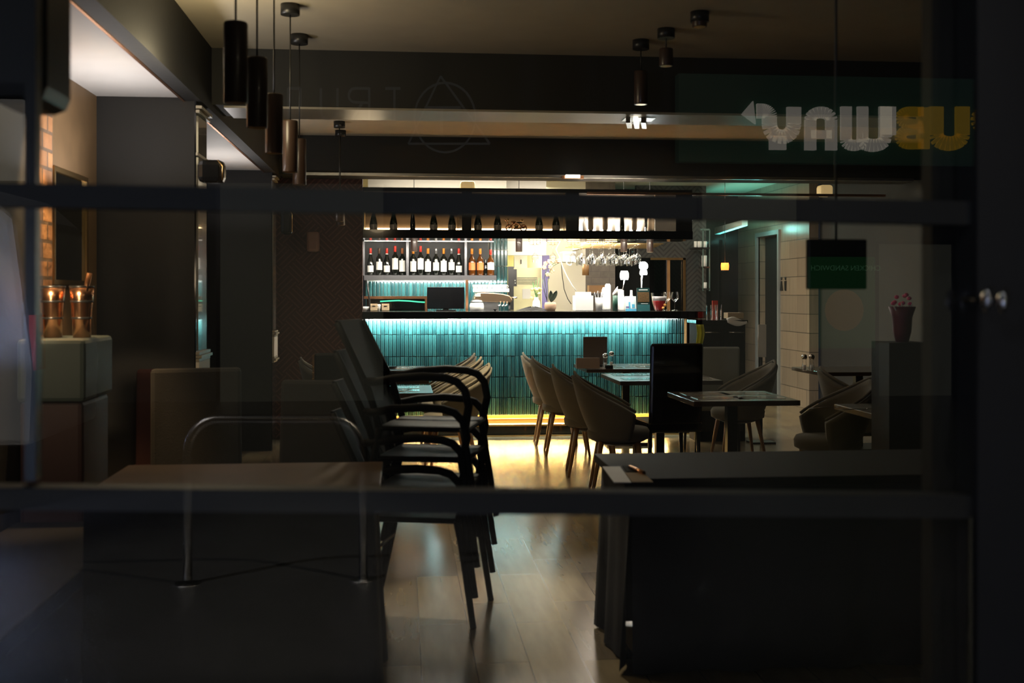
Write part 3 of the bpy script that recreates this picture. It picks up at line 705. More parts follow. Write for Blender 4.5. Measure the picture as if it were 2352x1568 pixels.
# ================= kitchen things
YK=14.2
t=thing('kitchen_oven','yellow lit steel kitchen oven with vent slots and a control strip','oven',(P(1210,700,YK).x,YK,0))
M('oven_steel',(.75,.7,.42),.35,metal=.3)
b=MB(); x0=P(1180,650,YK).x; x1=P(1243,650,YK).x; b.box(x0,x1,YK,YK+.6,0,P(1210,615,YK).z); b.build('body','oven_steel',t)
b=bpx(1180,618,1187,657,YK-.02,YK); b.build('control_strip','dark_metal',t)
b=MB()
for py in (637,640.5,644,647.5,651): bpx(1188,py,1234,py+1.2,YK-.012,YK,b)
b.build('vent_slots','dark_metal',t)
bpx(1200,663,1219,686,YK-.01,YK).build('notice_sheet','paper',t)
b=MB(); q=P(1183,644,YK-.03); b.sphere((q.x,YK-.02,q.z),.01,.01,.01,8,6); q=P(1183,650,YK); b.sphere((q.x,YK-.02,q.z),.009,.009,.009,8,6); b.build('control_knob','white',t)
t=thing('kitchen_locker','white wall cabinet with a small handle above the oven','cabinet',(P(1196,600,14.5).x,14.5,P(1196,616,14.5).z))
bpx(1181,586,1211,615,14.5,14.8).build('body','white',t); bpx(1196,596,1198,606,14.47,14.5).build('handle','dark_metal',t)
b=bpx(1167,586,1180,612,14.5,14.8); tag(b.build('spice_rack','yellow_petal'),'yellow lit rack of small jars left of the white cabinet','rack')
b=bpx(1245,586,1262,640,14.0,14.02); M('purple_tile',(.18,.15,.35),.4); tag(b.build('patterned_panel','purple_tile'),'narrow purple patterned panel behind the orchid','panel')
b=bpx(1245,640,1258,712,14.0,14.02); tag(b.build('speckled_wall_strip','purple_tile'),'grey speckled strip of panel behind the orchid stems','panel')
b=bpx(1167,612,1180,712,13.7,14.1); tag(b.build('fridge_side','dark_metal'),'dark grey fridge side at the kitchen opening','fridge')
# white machine / bracket right of orchid
t=thing('wall_dispenser','white wall mounted dispenser with a curved spout and hanging cable','dispenser',(P(1305,600,14.0).x,14.0,P(1305,602,14.0).z))
bpx(1292,577,1324,602,14.0,14.3).build('body','white',t,bevel=.01)
b=MB(); b.tube([P(px,py,13.98) for px,py in ((1301,598),(1302,606),(1306,609),(1311,609),(1313,605))],.01,8); b.build('spout','white',t)
b=MB(); b.tube([P(px,py,13.6) for px,py in ((1287,553),(1277,572),(1287,595),(1292,612),(1302,634),(1314,655),(1324,668))],.007,6); tag(b.build('white_cable','white'),'white hose hanging in a long diagonal behind the orchid','cable')
b=MB(); b.tube([P(px,py,13.9) for px,py in ((1289,602),(1291,630),(1296,665),(1304,686),(1312,698))],.005,6); tag(b.build('grey_cable','dark_metal'),'thin dark cable hanging on the beige wall','cable')
q=P(1345,625,14.6); tag(MB().lathe((q.x,14.6,P(1345,616,14.6).z-.09),[(.045,0),(.045,.14)],16).build('copper_wall_light','leg_wood'),'small copper cylinder wall light on the grey brick','wall light')
b=bpx(1353,655,1400,673,15.0,15.15); tag(b.build('wooden_crate','leg_wood'),'brown wooden crate on the grey back wall','crate')
# glass rack with hanging glasses
t=thing('stemware_rack','long pale stemware rack running back from the bar, full of hanging glasses','glass rack',(2.4,13.6,2.0))
zr=2.02
b=MB(); xr_=P(1440,560,12.9).x
b.box(2.28,2.34,12.45,16.0,zr+.02,zr+.09); b.build('side_rail','bright_back',t)
b=MB()
for k in range(6): b.box(2.0,2.95+.03*k,12.69+k*.24,12.71+k*.24,zr-.001,zr+.012)
b.build('cross_rails','brass',t)
b=MB()
for k in range(13): b.box(2.272,2.28,12.5+k*.16,12.54+k*.16,zr+.0,zr+.075)
b.build('slots','brass',t)
rws=[(i,k) for k in range(6) for i in range(6)]
proto=None
for i,k in rws:
    x_=2.02+i*.125+R.uniform(-.01,.01)+.03*k; y_=12.7+k*.24
    lb='stem glass hanging in the rack, row %s from the front, %s column from the left'%(('one','two','three','four','five','six')[k],('first','second','third','fourth','fifth','sixth')[i])
    if proto is None:
        proto_x=x_
        proto=wine_glass((x_,y_,zr),lb,'glasses hanging in the rack',up=False,h=.22,r=.042,cat='wine glass')
    else:
        o=proto.copy(); C.objects.link(o); o.location=proto.location+Vector((x_-2.02-(proto_x-2.02),y_-12.7,0)); o['label']=lb
# lamps behind the bar
m=M('globe_white',(1,1,1),.4,emit=(.95,1,.97),es=9)
def globe(px,py,r,Y,lb,nm='globe_lamp'):
    q=P(px,py,Y); t=thing(nm,lb,'lamp',(q.x,Y,q.z-r)); MB().sphere((q.x,Y,q.z),r,r,r,18,12).build('glass_globe','globe_white',t); return q,t
q,t=globe(1478,611,.052,12.7,'round glowing white globe lamp above the bar counter'); MB().tube([(q.x-.02,12.7,q.z-.05),(q.x-.02,12.7,CT)],.012,8).build('pole','steel',t); MB().lathe((q.x,12.7,q.z-.1),[(.04,0),(.045,.02),(.04,.05)],14).build('lower_globe','globe_white',t)
q=P(1434,632,12.6); t=thing('table_lamp','white glowing square-shouldered lamp hanging by the glass rack','lamp',(q.x,12.6,CT)); MB().lathe((q.x,12.6,q.z-.05),[(.042,0),(.05,.03),(.048,.075),(.036,.1)],18).build('lamp_shade','globe_white',t); MB().tube([(q.x,12.6,q.z-.05),(q.x-.01,12.6,q.z-.12),(q.x-.05,12.62,CT)],.008,8).build('stem','steel',t)
globe(1580,506,.052,13.2,'bright round lamp beside the cabinet right end','ceiling_lamp'); globe(1580,522,.04,13.2,'smaller glowing lamp just below the bright round lamp','ceiling_lamp')
point('globe_light',(P(1478,611,12.6).x,12.5,1.72),6,(.9,1,.98),.05)
# little dark pendants at the bar
def pendant(loc,r,h,label,cord=None,name='pendant_lamp',ceil=2.97,group=None):
    x,y,z=loc; t=thing(name,label,'pendant lamp',(x,y,z),group)
    MB().lathe((x,y,z),[(r*.96,0),(r,.004),(r,h-.006),(r*.93,h)],20).build('lamp_body','pendant_black',t)
    MB().lathe((x,y,z-.001),[(r*.8,0),(r*.8,.004)],16).build('lamp_rim','brass',t)
    MB().tube([(x,y,z+h),(x,y,ceil-.02)],.004,6).build('cord','black_paint',t)
    MB().lathe((x,y,ceil-.055),[(.05,0),(.05,.055)],18).build('ceiling_canopy','black_paint',t)
    return t
M('pendant_black',(.06,.035,.025),.35,coat=.2)
for i,(px,pb) in enumerate(((951,577),(1192,578),(1433,578),(1493,579))):
    Y=12.4; q=P(px,pb,Y)
    t=pendant((q.x,Y,q.z),.037,.27,'narrow dark cylinder pendant in front of the bar shelf, '+('above the left bottles','left of the hanging glasses','at the glass rack','rightmost, above the globe lamp')[i],ceil=2.97,group='narrow pendants along the bar')
# ================= things on the bar counter, right half
def on(px,Y=12.0): return P(px,700,Y).x
x0=on(1320);x1=on(1361)
t=thing('napkin_dispenser','white boxy caddy of napkins and condiments on the counter','napkin caddy',((x0+x1)/2,12.05,CT))
MB().box(x0,x1,11.95,12.15,CT,CT+.16).build('caddy_body','white',t,bevel=.004); MB().box(x0+.02,x1-.02,11.97,12.1,CT+.16,CT+.2).build('napkins','paper',t)
q=P(1330,672,11.98); MB().tube([(q.x-.02,11.98,CT+.2),(q.x+.02,11.97,CT+.13)],.006,6).build('yellow_pen','yellow_petal',t)
x0=on(1376)
t=thing('straw_cup','white cup holding a fan of drinking straws','straw cup',(x0,12.0,CT))
MB().lathe((x0,12.0,CT),[(.035,0),(.045,.14)],16).build('cup','white',t)
for k in range(7): MB().tube([(x0-.02+.006*k,12.0,CT+.05),(x0-.07+.018*k,12.0-.005*k,CT+.21-.006*abs(k-3))],.0028,5).build('straw','white' if k%2 else 'dark_metal',t)
x0=on(1396)
for k in range(3): 
    tag(MB().lathe((on((1389,1396,1424)[k],12.2),12.2,CT),[(.03,0),(.033,.02),(.033,(.22,.27,.2)[k]),(.02,(.25,.29,.23)[k])],14).build('white_carton','white'),'tall white cylinder carton behind the counter items, '+('left one','middle and tallest','right of the green roll')[k],'carton','white cartons')
x0=on(1409); M('roll_green',(.03,.1,.07),.4)
t=thing('rolled_menu','dark green rolled menu with a pale curled top on the counter','menu',(x0,11.9,CT))
MB().lathe((x0,11.9,CT),[(.028,0),(.028,.17)],16).build('roll','roll_green',t)
b=MB(); b.grid(lambda u,v:(x0+.028*math.cos(2*PI*u),11.9+.028*math.sin(2*PI*u),CT+.165+v*(.035+.04*math.cos(2*PI*u)+.02)),16,2); b.build('curled_top','paper',t,solid=.002)
for k,px in enumerate((1430,1450)):
    t=bottle('burg',None,None,(0,0),h=.22,r=.036,name='white_bottle',glass='white'); t['label']='white milk bottle behind the blue leaflet, '+('left one' if k==0 else 'right one'); t['group']='white bottles'; t.location=(on(px,12.15),12.15,CT)
def leaflet(px0,py0,px1,py1,Y,mats,label,cat,name='leaflet'):
    a=P(px0,py1,Y);c=P(px1,py0,Y); t=thing(name,label,cat,((a.x+c.x)/2,Y,CT)); W_=c.x-a.x; H_=c.z-CT
    ln=.03
    MB().hexa([(a.x,Y,CT),(c.x,Y,CT),(c.x,Y+.012,CT),(a.x,Y+.012,CT),(a.x,Y+ln,c.z),(c.x,Y+ln,c.z),(c.x,Y+ln+.012,c.z),(a.x,Y+ln+.012,c.z)]).build('cover',mats[0],t)
    return t,a.x,c.x,c.z
M('blue_print',(.1,.45,.7),.4); M('sky_print',(.75,.88,.9),.4); M('green_print',(.008,.035,.033),.35); M('photo_print',(.1,.06,.025),.4,var=.8,vscale=60); M('teal_print',(.03,.13,.14),.4)
t,a,c_,zt_=leaflet(1437,680,1462,712,11.9,['sky_print'],'white and blue printed leaflet standing on the counter','leaflet')
def fr_(u0,u1,v0,v1,mat,nm): 
    y=lambda v: 11.9-.0015+.03*v
    z=lambda v: CT+(zt_-CT)*v; xx=lambda u:a+(c_-a)*u
    MB().hexa([(xx(u0),y(v0)-.001,z(v0)),(xx(u1),y(v0)-.001,z(v0)),(xx(u1),y(v0)+.001,z(v0)),(xx(u0),y(v0)+.001,z(v0)),(xx(u0),y(v1)-.001,z(v1)),(xx(u1),y(v1)-.001,z(v1)),(xx(u1),y(v1)+.001,z(v1)),(xx(u0),y(v1)+.001,z(v1))]).build(nm,mat,t)
fr_(0,1,0,.14,'blue_print','blue_band'); fr_(.3,.45,.14,.6,'blue_print','blue_figure'); fr_(.6,.85,.2,.45,'blue_print','blue_figure'); fr_(.05,.35,.2,.3,'purple_tile','purple_mark')
t,a,c_,zt_=leaflet(1464,661,1493,712,11.86,['green_print'],'dark green menu booklet with a food photo on the counter','booklet','menu_booklet')
y0=11.86
def fr2(u0,u1,v0,v1,mat,nm):
    y=lambda v:11.8585+.03*v; z=lambda v: CT+(zt_-CT)*v; xx=lambda u:a+(c_-a)*u
    MB().hexa([(xx(u0),y(v0)-.001,z(v0)),(xx(u1),y(v0)-.001,z(v0)),(xx(u1),y(v0)+.001,z(v0)),(xx(u0),y(v0)+.001,z(v0)),(xx(u0),y(v1)-.001,z(v1)),(xx(u1),y(v1)-.001,z(v1)),(xx(u1),y(v1)+.001,z(v1)),(xx(u0),y(v1)+.001,z(v1))]).build(nm,mat,t)
fr2(.04,.96,.38,.82,'photo_print','food_photo'); fr2(0,1,0,.27,'teal_print','teal_band'); fr2(.15,.85,.9,.93,'paper','title_line'); fr2(.3,.85,.3,.32,'paper','text_line')
# punch bowl with red
x0=on(1514,11.95)
t=thing('punch_bowl','glass bowl of red fruit punch on the counter beside the wine glasses','punch bowl',(x0,11.95,CT))
MB().lathe((x0,11.95,CT),[(.04,0),(.05,.01),(.078,.1),(.088,.19)],24,cap=False).build('bowl','glassware',t)
m=M('red_punch',(.85,.05,.06),.15,emit=(.9,.05,.05),es=0,coat=.4)
MB().lathe((x0,11.95,CT),[(.036,.004),(.048,.014),(.07,.1),(.072,.105)],20).build('punch','red_punch',t)
M('orange_slice',(.95,.45,.1),.4); b=MB(); b.sphere((x0+.05,11.9,CT+.06),.018); b.sphere((x0+.03,11.895,CT+.03),.014); b.build('fruit','orange_slice',t)
M('ice',(.9,.85,.85),.2); MB().lathe((x0,11.95,CT),[(.073,.106),(.08,.15),(.078,.152)],20).build('froth','ice',t)
wine_glass((on(1533,11.95),11.97,CT),'stemmed wine glass on the counter touching the punch bowl','pair of standing wine glasses',h=.2,r=.04)
wine_glass((on(1551,11.95),11.97,CT),'stemmed wine glass standing alone at the right of the counter','pair of standing wine glasses',h=.2,r=.04)
# ================= upholstered shell chairs
def shell_chair(label,group,mat='fabric_taupe'):
    t=thing('dining_chair',label,'chair',(0,0,0),group)   # faces +x
    def outer(a): # angle around the back, 0 = rear centre
        k=abs(a)/(PI*.62)
        top=.86-.27*k**1.25
        return top
    def sh(u,v):
        a=(u-.5)*2*PI*.62; top=outer(a); z=.40+(top-.40)*v
        bulge=.02*math.sin(v*PI)
        rx=.165+.125*v+bulge; ry=.19+.05*v
        k=math.cos(a)
        return (-rx*k+.03-.03*v*max(k,0), ry*math.sin(a)*1.08, z)
    MB().grid(sh,28,10).build('backrest',mat,t,solid=.05)
    # piping seams
    b=MB()
    b.tube([Vector(sh(u/28,1))+Vector((0,0,.02)) for u in range(29)],.011,6)
    b.build('piping',mat,t)
    b=MB(); b.lathe((.03,0,.38),[(.18,0),(.225,.02),(.23,.07),(.215,.095),(.0,.105)],24,cap=False); b.build('seat',mat,t)
    MB().lathe((.03,0,.355),[(.12,0),(.2,.03)],20).build('seat_base','dark_wood',t)
    for sx,sy in ((-1,-1),(-1,1),(1,-1),(1,1)):
        MB().tube([(.03+sx*.13,sy*.13,.39),(.03+sx*(.20 if sx<0 else .19),sy*.19,.0)],.021,8,r2=.011).build('leg','leg_wood',t)
    return t
ch=shell_chair('taupe upholstered shell chair nearest the bar, its back rim lit gold','taupe shell chairs')
ch.location=(1.46,11.0,0); ch.rotation_euler=(0,0,-.06)
spots=[((1.47,10.3,0),-.08,'taupe upholstered shell chair just in front of the gold-rimmed one'),
 ((1.50,9.1,0),-.1,'taupe shell chair third from the bar, dark against the table side'),
 ((1.55,8.25,0),-.12,'taupe shell chair nearest the window in the row by the tables'),
 ((2.9,9.55,0),PI,'taupe shell chair at the right side of the middle right table, facing left'),
 ((2.95,7.6,0),PI,'taupe shell chair across the near right table, facing left'),
 ((3.55,8.6,0),-.2,'tan shell chair at the far right side, left of the shaker table'),
 ((4.2,8.0,0),.4,'tan shell chair in front of the dark right wall beside the vase'),
 ((3.64,7.5,0),-.4,'tan shell chair nearest the window at the right side'),
 ((-.62,10.4,0),0.1,'shell chair by the left tables, left of the floor path'),
 ((.42,10.3,0),PI-.1,'shell chair with pale rim on the right of the far left table'),
 ((.42,9.3,0),PI+.1,'shell chair with pale rim at the near left table'),
 ((.40,10.95,0),PI-.05,'shell chair at the far left table closest to the bar')]
for l,r,lb in spots: clone(ch,l,r,lb)
# ================= tables
def table(x0,x1,y0,y1,label,group,z=.75,top='dark_wood'):
    t=thing('dining_table',label,'table',((x0+x1)/2,(y0+y1)/2,0),group)
    MB().box(x0,x1,y0,y1,z-.035,z).build('tabletop',top,t,bevel=.004)
    MB().box((x0+x1)/2-.035,(x0+x1)/2+.035,(y0+y1)/2-.035,(y0+y1)/2+.035,.03,z-.035).build('column','black_paint',t)
    MB().box((x0+x1)/2-.22,(x0+x1)/2+.22,(y0+y1)/2-.22,(y0+y1)/2+.22,0,.03).build('base','black_paint',t,bevel=.006)
    return t
def place(x,y,z,w=.3,d=.4,what='',group='placemats'):
    tag(MB().box(x-w/2,x+w/2,y-d/2,y+d/2,z,z+.003).build('placemat','mat_card'),'pale glossy placemat '+what,'placemat',group)
M('mat_card',(.8,.76,.66),.15,coat=.6)
def cutlery(x,y,z,label,rot=0):
    b=MB(); c,s=math.cos(rot),math.sin(rot); pts=[(-.1,0,.004),(.0,0,.007),(.05,0,.007),(.075,0,.005),(.1,0,.008)]
    P_=[(x+c*a-s*b_,y+s*a+c*b_,z+q) for a,b_,q in pts]; b.tube(P_,.003,6); q=P_[-1]; b.sphere((q[0],q[1],q[2]),.018,.012,.003,8,4)
    tag(b.build('spoon','chrome'),label,'spoon','cutlery on the tables')
def shaker(x,y,z,label,h=.14):
    t=thing('shaker_mill',label,'shaker',(x,y,z),'glass shakers')
    MB().lathe((x,y,z),[(.026,0),(.028,.02),(.018,h*.45),(.017,h*.6),(.022,h*.7)],14).build('body','glassware',t)
    MB().lathe((x,y,z),[(.014,0.002),(.014,h*.35)],12).build('filling','white',t)
    MB().lathe((x,y,z),[(.02,h*.7),(.027,h*.8),(.026,h*.92),(.012,h)],14).build('cap','chrome',t)
tabs=[(1.72,2.62,10.55,11.35,'far right table nearest the bar holding the dark upright menu'),(1.75,2.6,9.05,9.95,'middle right table with pale placemats'),(1.9,2.62,7.3,8.05,'near right table with cutlery and bright placemats'),
 (-.4,.22,10.55,11.2,'far left table nearest the bar with white placemats'),(-.4,.22,9.35,10.1,'second left table from the bar'),(-.4,.22,8.1,8.8,'third left table from the bar, partly behind the stacked chairs')]
for a,b_,c_,d,lb in tabs:
    table(a,b_,c_,d,'dark wooden dining table, '+lb,'dark dining tables'); k=0
    for sx in (0,1):
        for sy in (0,1):
            place(a+.22+sx*(b_-a-.44),c_+.22+sy*(d-c_-.44),.75,.32 if a>0 else .25,.2,'on the %s, %s corner'%(lb.split(' holding')[0].split(' with')[0].split(',')[0],('front left','back left','front right','back right')[k]),'placemats'); k+=1
    cutlery((a+b_)/2+.05,c_+.2,.75,'steel spoon on the '+lb.split(' holding')[0].split(' with')[0].split(',')[0]+', near the front edge',.2)
# upright menus, shakers on far right table
M('menu_brown',(.1,.075,.06),.5); M('holder_brown',(.3,.2,.14),.45)
q0=P(1340,829,10.9);q1=P(1395,773,10.9)
t=thing('menu_board','tall dark upright menu standing on the far right table','menu',((q0.x+q1.x)/2,10.9,.75)); MB().box(q0.x,q1.x,10.9,10.915,.77,q1.z).build('board','menu_brown',t,bevel=.003); MB().box(q0.x+.04,q1.x-.04,10.87,10.95,.75,.77).build('foot','black_paint',t)
q0=P(1324,850,10.62);q1=P(1377,829,10.62)
t=thing('card_holder','low brown leather card holder on the far right table','card holder',((q0.x+q1.x)/2,10.62,.75)); MB().hexa([(q0.x,10.6,.753),(q1.x,10.6,.753),(q1.x,10.68,.753),(q0.x,10.68,.753),(q0.x,10.63,.85),(q1.x,10.63,.85),(q1.x,10.65,.85),(q0.x,10.65,.85)]).build('cover','holder_brown',t)
x0=P(1390,840,10.7).x; shaker(x0,10.7,.75,'glass shaker on the far right table, left one'); shaker(x0+.075,10.78,.75,'glass shaker on the far right table, right one',.155)
tag(MB().box(x0-.02,x0+.05,10.56,10.6,.75,.785).build('tea_light_box','black_gloss'),'small black cube in front of the glass shakers','box')
# ================= service cabinet on the right + things
q=P(1602,735,10.98); q2=P(1712,735,10.98); zt3=P(1650,735,10.98).z
M('metal_black0',(.006,.006,.006),.8,spec=.1)
t=thing('service_cabinet','dark waist-high service cabinet right of the bar with glasses on top','cabinet',((q.x+q2.x)/2,10.95,0))
MB().box(q.x,q2.x,10.98,11.3,0,zt3-.03).build('cabinet_body','metal_black0',t,bevel=.004); MB().box(q.x-.02,q2.x+.02,10.96,11.32,zt3-.03,zt3).build('top','black_gloss',t)
for k in (0,1):
    xx=q.x+.02+k*(q2.x-q.x)/2; MB().box(xx,xx+(q2.x-q.x)/2-.04,10.965,10.98,.1,zt3-.06).build('door','black_gloss',t)
    MB().tube([(xx+.05,10.95,zt3-.12),(xx+.2,10.95,zt3-.12)],.006,6).build('handle','steel',t)
for k,px in enumerate((1630,1640,1650)):
    b=MB().lathe((P(px,735,11.03+.08*k).x,11.03+.08*k,zt3),[(.03,0),(.034,.005),(.036,.15)],14,cap=False); tag(b.build('tumbler','glassware'),'tall clear tumbler on the service cabinet, '+('front one','middle one','rear one')[k],'glass','tumblers on the cabinet')
b=bpx(1672,718,1708,731,11.1,11.25); tag(b.build('cream_box','kraft'),'long cream box lying on the service cabinet','box')
x0=P(1690,735,11.0).x
b=MB(); b.grid(lambda u,v:(x0-.1+.2*u,10.99-.05*v,zt3+.012+.02*math.sin(5*u)*(1-v)-.07*v*v*(.5+.5*math.sin(3*u))),12,6); tag(b.build('napkin','paper',solid=.003),'crumpled pale napkin hanging over the cabinet top edge','napkin')
q=P(1652,711,11.35); tag(bpx(1636,690,1649,733,11.27,11.285).build('red_card','foil_red'),'red card standing behind the tumblers','card')
M('yellow_cloth',(.55,.55,.06),.9)
a=P(1599,745,10.92); c_=P(1616,800,10.92)
b=MB(); b.grid(lambda u,v:(a.x+(c_.x-a.x)*u+.012*math.sin(4*v),10.92+.012*math.sin(9*u),a.z+(c_.z-a.z)*v*(1-.15*(u>.5))),8,6); tag(b.build('yellow_cloth','yellow_cloth',solid=.006),'yellow-green cleaning cloth hanging at the service cabinet corner','cloth')
M('grey_fabric',(.28,.29,.26),.8)
# grey high back chairs in front of the cabinet (blurred in the photo)
def slab_chair(x,y,rz,label,mat,w=.44,h=.95):
    t=thing('high_back_chair',label,'chair',(0,0,0))
    b=MB(); b.box(-.22,.22,-.22,.22,.40,.48); b.build('seat',mat,t,bevel=.02)
    b=MB(); b.hexa([(-w/2,.19,.46),(w/2,.19,.46),(w/2,.24,.46),(-w/2,.24,.46),(-w/2,.24,h),(w/2,.24,h),(w/2,.28,h),(-w/2,.28,h)]); b.build('backrest',mat,t,bevel=.02)
    for sx in (-1,1):
        for sy in (-1,1): MB().tube([(sx*.19,sy*.19,.4),(sx*.2,sy*.2,0)],.018,6,r2=.012).build('leg','black_paint',t)
    t.location=(x,y,0); t.rotation_euler=(0,0,rz); return t
q=P(1634,900,10.25); slab_chair(q.x,10.25,PI,'grey high-back chair in front of the service cabinet','grey_fabric',.38,.98)
q=P(1512,900,8.7); slab_chair(q.x+.06,8.7,PI+.1,'black high-back chair at the middle right table','black_gloss',.42,1.08)
b=bpx(1742,745,1760,820,10.8,10.82); t=thing('menu_stand','narrow white menu sheet on a dark floor stand','menu stand',(P(1751,800,10.8).x,10.8,0)); b.build('sheet','paper',t); x0=P(1751,800,10.8).x; MB().tube([(x0,10.84,.0),(x0,10.84,1.1)],.015,8).box(x0-.12,x0+.12,10.75,10.93,0,.015).build('stand','black_paint',t)
# right hand table with shakers, vase, tan side
table(3.75,4.75,9.9,10.7,'small dark table with two glass shakers near the right wall','tables at the right wall')
q=P(1843,848,10.2); shaker(q.x,10.15,.75,'glass shaker on the right wall table, left one',.15); shaker(q.x+.07,10.15,.75,'glass shaker on the right wall table, right one',.15)
table(2.75,4.3,6.45,7.05,'long dark table at the right with glinting cutlery','tables at the right wall')
for k,(px,py) in enumerate(((1960,902),(1905,902),(2080,905))):
    q=P(px,py,6.65); cutlery(q.x,6.65+.1*(k==1),.75,'steel spoon on the long right table, '+('middle one','leftmost one','rightmost one')[k],.1)
M('magenta_wrap',(.12,.006,.05),.5); M('pink',(.9,.1,.3),.5)
q=P(2072,785,6.2)
t=thing('flower_stand','pink and white flowers in a magenta wrapped vase on a dark plinth','flowers',(q.x,6.2,0))
MB().box(q.x-.12,q.x+.12,6.1,6.34,0,q.z).build('plinth','dark_wall',t)
MB().lathe((q.x,6.2,q.z),[(.035,0),(.05,.06),(.055,.14),(.075,.2)],16).build('vase','magenta_wrap',t)
b=MB(); 
for k in range(9): b.sphere((q.x+R.uniform(-.05,.04),6.2+R.uniform(-.04,.04),q.z+R.uniform(.2,.27)),.014,.012,.011,7,5)
b.build('pink_blossoms','pink',t)
b=MB()
for k in range(6): b.tube([(q.x,6.2,q.z+.12),(q.x-.07+.022*k,6.15,q.z+.2+.01*(k%3))],.004,5)
b.build('white_stems','white',t)
# shelves in the corner by the herringbone wall
Yc=15.3
M('steel_teal',(.12,.2,.19),.4,metal=.4)
t=thing('corner_shelf','dark corner shelf unit with teal lit edges holding white crockery','shelf',(P(1620,650,Yc).x,Yc,1.0))
xa_=P(1594,600,Yc).x; xb_=P(1630,600,Yc).x
def zc_(py): return P(1610,py,Yc).z
for py in (568,612,662): MB().box(xa_ if py<600 else P(1615,600,Yc).x,xb_,Yc,Yc+.25,zc_(py)-.02,zc_(py)).build('shelf_board','dark_metal',t)
for px in (1615,1630): MB().box(P(px,600,Yc).x-.007,P(px,600,Yc).x+.007,Yc,Yc+.02,zc_(668),zc_(527)).build('post','steel_teal',t)
MB().box(P(1609,600,Yc).x,xb_,Yc,Yc+.02,zc_(529),zc_(525)).build('top_rail','steel_teal',t)
for k,(p0_,p1_,ya_,yb_) in enumerate(((1607,1617,553,564),(1618,1629,553,564),(1617,1629,586,611),(1621,1629,648,675),(1599,1606,553,568))):
    x0=P(p0_,600,Yc).x;x1=P(p1_,600,Yc).x
    base={0:568,1:568,2:612,3:662,4:568}[k]
    o=MB().lathe(((x0+x1)/2,Yc+.12,zc_(base)),[((x1-x0)*.4,0),((x1-x0)*.5,.01),((x1-x0)*.5,zc_(ya_)-zc_(base) if ya_<base else .08)],14).build('white_jar','white'); tag(o,'white jar on the corner shelf, '+('upper shelf left','upper shelf right','middle shelf','lowest shelf','at the end of the upper shelf')[k],'jar','crockery on the corner shelf')
# orange candle light behind the niche
m=M('flame_orange',(1,.3,.05),.5,emit=(1,.22,.03),es=3.5)
q=P(1665,612,15.0); t=thing('red_candle_lamp','glowing orange glass candle lamp hanging in the dark niche','lamp',(q.x,15.0,q.z-.06))
MB().lathe((q.x,15.0,q.z-.05),[(.05,0),(.055,.06),(.05,.1)],16).build('glass_shade','flame_orange',t); MB().lathe((q.x,15.0,q.z-.06),[(.056,0),(.056,.012)],16).build('base','black_paint',t); MB().tube([(q.x,15.0,q.z+.05),(q.x,15.0,2.97)],.004,5).build('cord','black_paint',t)
# dark partition / column right of the niche foot
q0=P(1707,900,9.0)
# black screen on the right
q0=P(1857,664,3.2);q1=P(1992,549,3.2)
t=thing('hanging_screen','small black screen hanging near the glass at the right','screen',((q0.x+q1.x)/2,3.2,q0.z)); MB().box(q0.x,q1.x,3.2,3.225,q0.z,q1.z).build('screen','black_gloss',t,bevel=.004); xm=(q0.x+q1.x)/2; MB().tube([(xm,3.215,q1.z-.01),(xm,3.215,2.97)],.004,6).build('hanging_wire','black_paint',t)
# ================= lamps hanging from the ceiling
for k,(y_,x_) in enumerate(((3.88,-.555),(4.45,-.556),(5.25,-.58),(6.05,-.585),(6.75,-.6),(10.1,-.55),(10.65,-.57))):
    pendant((x_,y_,2.09),.040,.27,'dark cylinder pendant lamp hanging at the left, '+('nearest the window','second from the window','third from the window','fourth from the window','fifth, just before the first beam','beyond the first beam','last one before the second beam')[k],group='cylinder pendants in a row')
for k,(px,pb,y_) in enumerate(((1607,62,6.0),(1530,152,6.4),(1472,240,6.7))):
    q=P(px,pb,y_); pendant((q.x,y_,q.z),.04,.2 if q.z<2.75 else .1,'dark cylinder ceiling lamp at the upper right, '+('nearest','middle one','farthest, in front of the first beam')[k],group='cylinder lamps at the upper right')
# bright fixtures on the beams
m=M('fixture_glow',(1,.97,.9),.4,emit=(1,.95,.85),es=2.2)
q=P(1465,266,7.4); t=thing('beam_light','slanted white light fitting under the first beam','light fitting',(q.x,7.4,2.55))
for s in (-.05,0,.05):
    MB().hexa([(q.x+s-.06,7.25,2.56),(q.x+s-.03,7.25,2.56),(q.x+s+.03,7.5,2.56),(q.x+s,7.5,2.56),(q.x+s-.06,7.25,2.6),(q.x+s-.03,7.25,2.6),(q.x+s+.03,7.5,2.6),(q.x+s,7.5,2.6)]).build('light_tube' if s==0 else 'side_rail','fixture_glow' if s==0 else 'steel',t)
MB().box(q.x-.1,q.x+.1,7.3,7.45,2.6,2.606).build('mounting_plate','steel',t)
q=P(1312,409,11.05); t=thing('rail_clamp_light','small bright light fitting clipped to the rail of the second beam','light fitting',(q.x,10.9,2.57)); MB().box(q.x-.08,q.x+.06,10.86,10.9,2.575,2.605).build('lamp_bar','fixture_glow',t); MB().box(q.x-.11,q.x+.1,10.9,10.94,2.57,2.6).build('bracket','copper',t)
def wallshade(px0,py0,px1,py1,Y,label,mat,Yd=.12,name='wall_sconce'):
    a=P(px0,py1,Y);c=P(px1,py0,Y); t=thing(name,label,'wall lamp',((a.x+c.x)/2,Y+Yd/2,a.z))
    MB().box(a.x,c.x,Y,Y+Yd,a.z,c.z).build('lamp_shade',mat,t,bevel=.03); return t,a,c
t,a,c_=wallshade(452,366,513,418,6.45,'dark rounded wall lamp on the front pier, rim faintly lit','black_gloss'); MB().tube([(c_.x-.004,6.44,a.z+.01),(c_.x-.002,6.44,c_.z-.04),(c_.x-.03,6.44,c_.z-.005)],.004,6).build('brass_rim','brass',t)
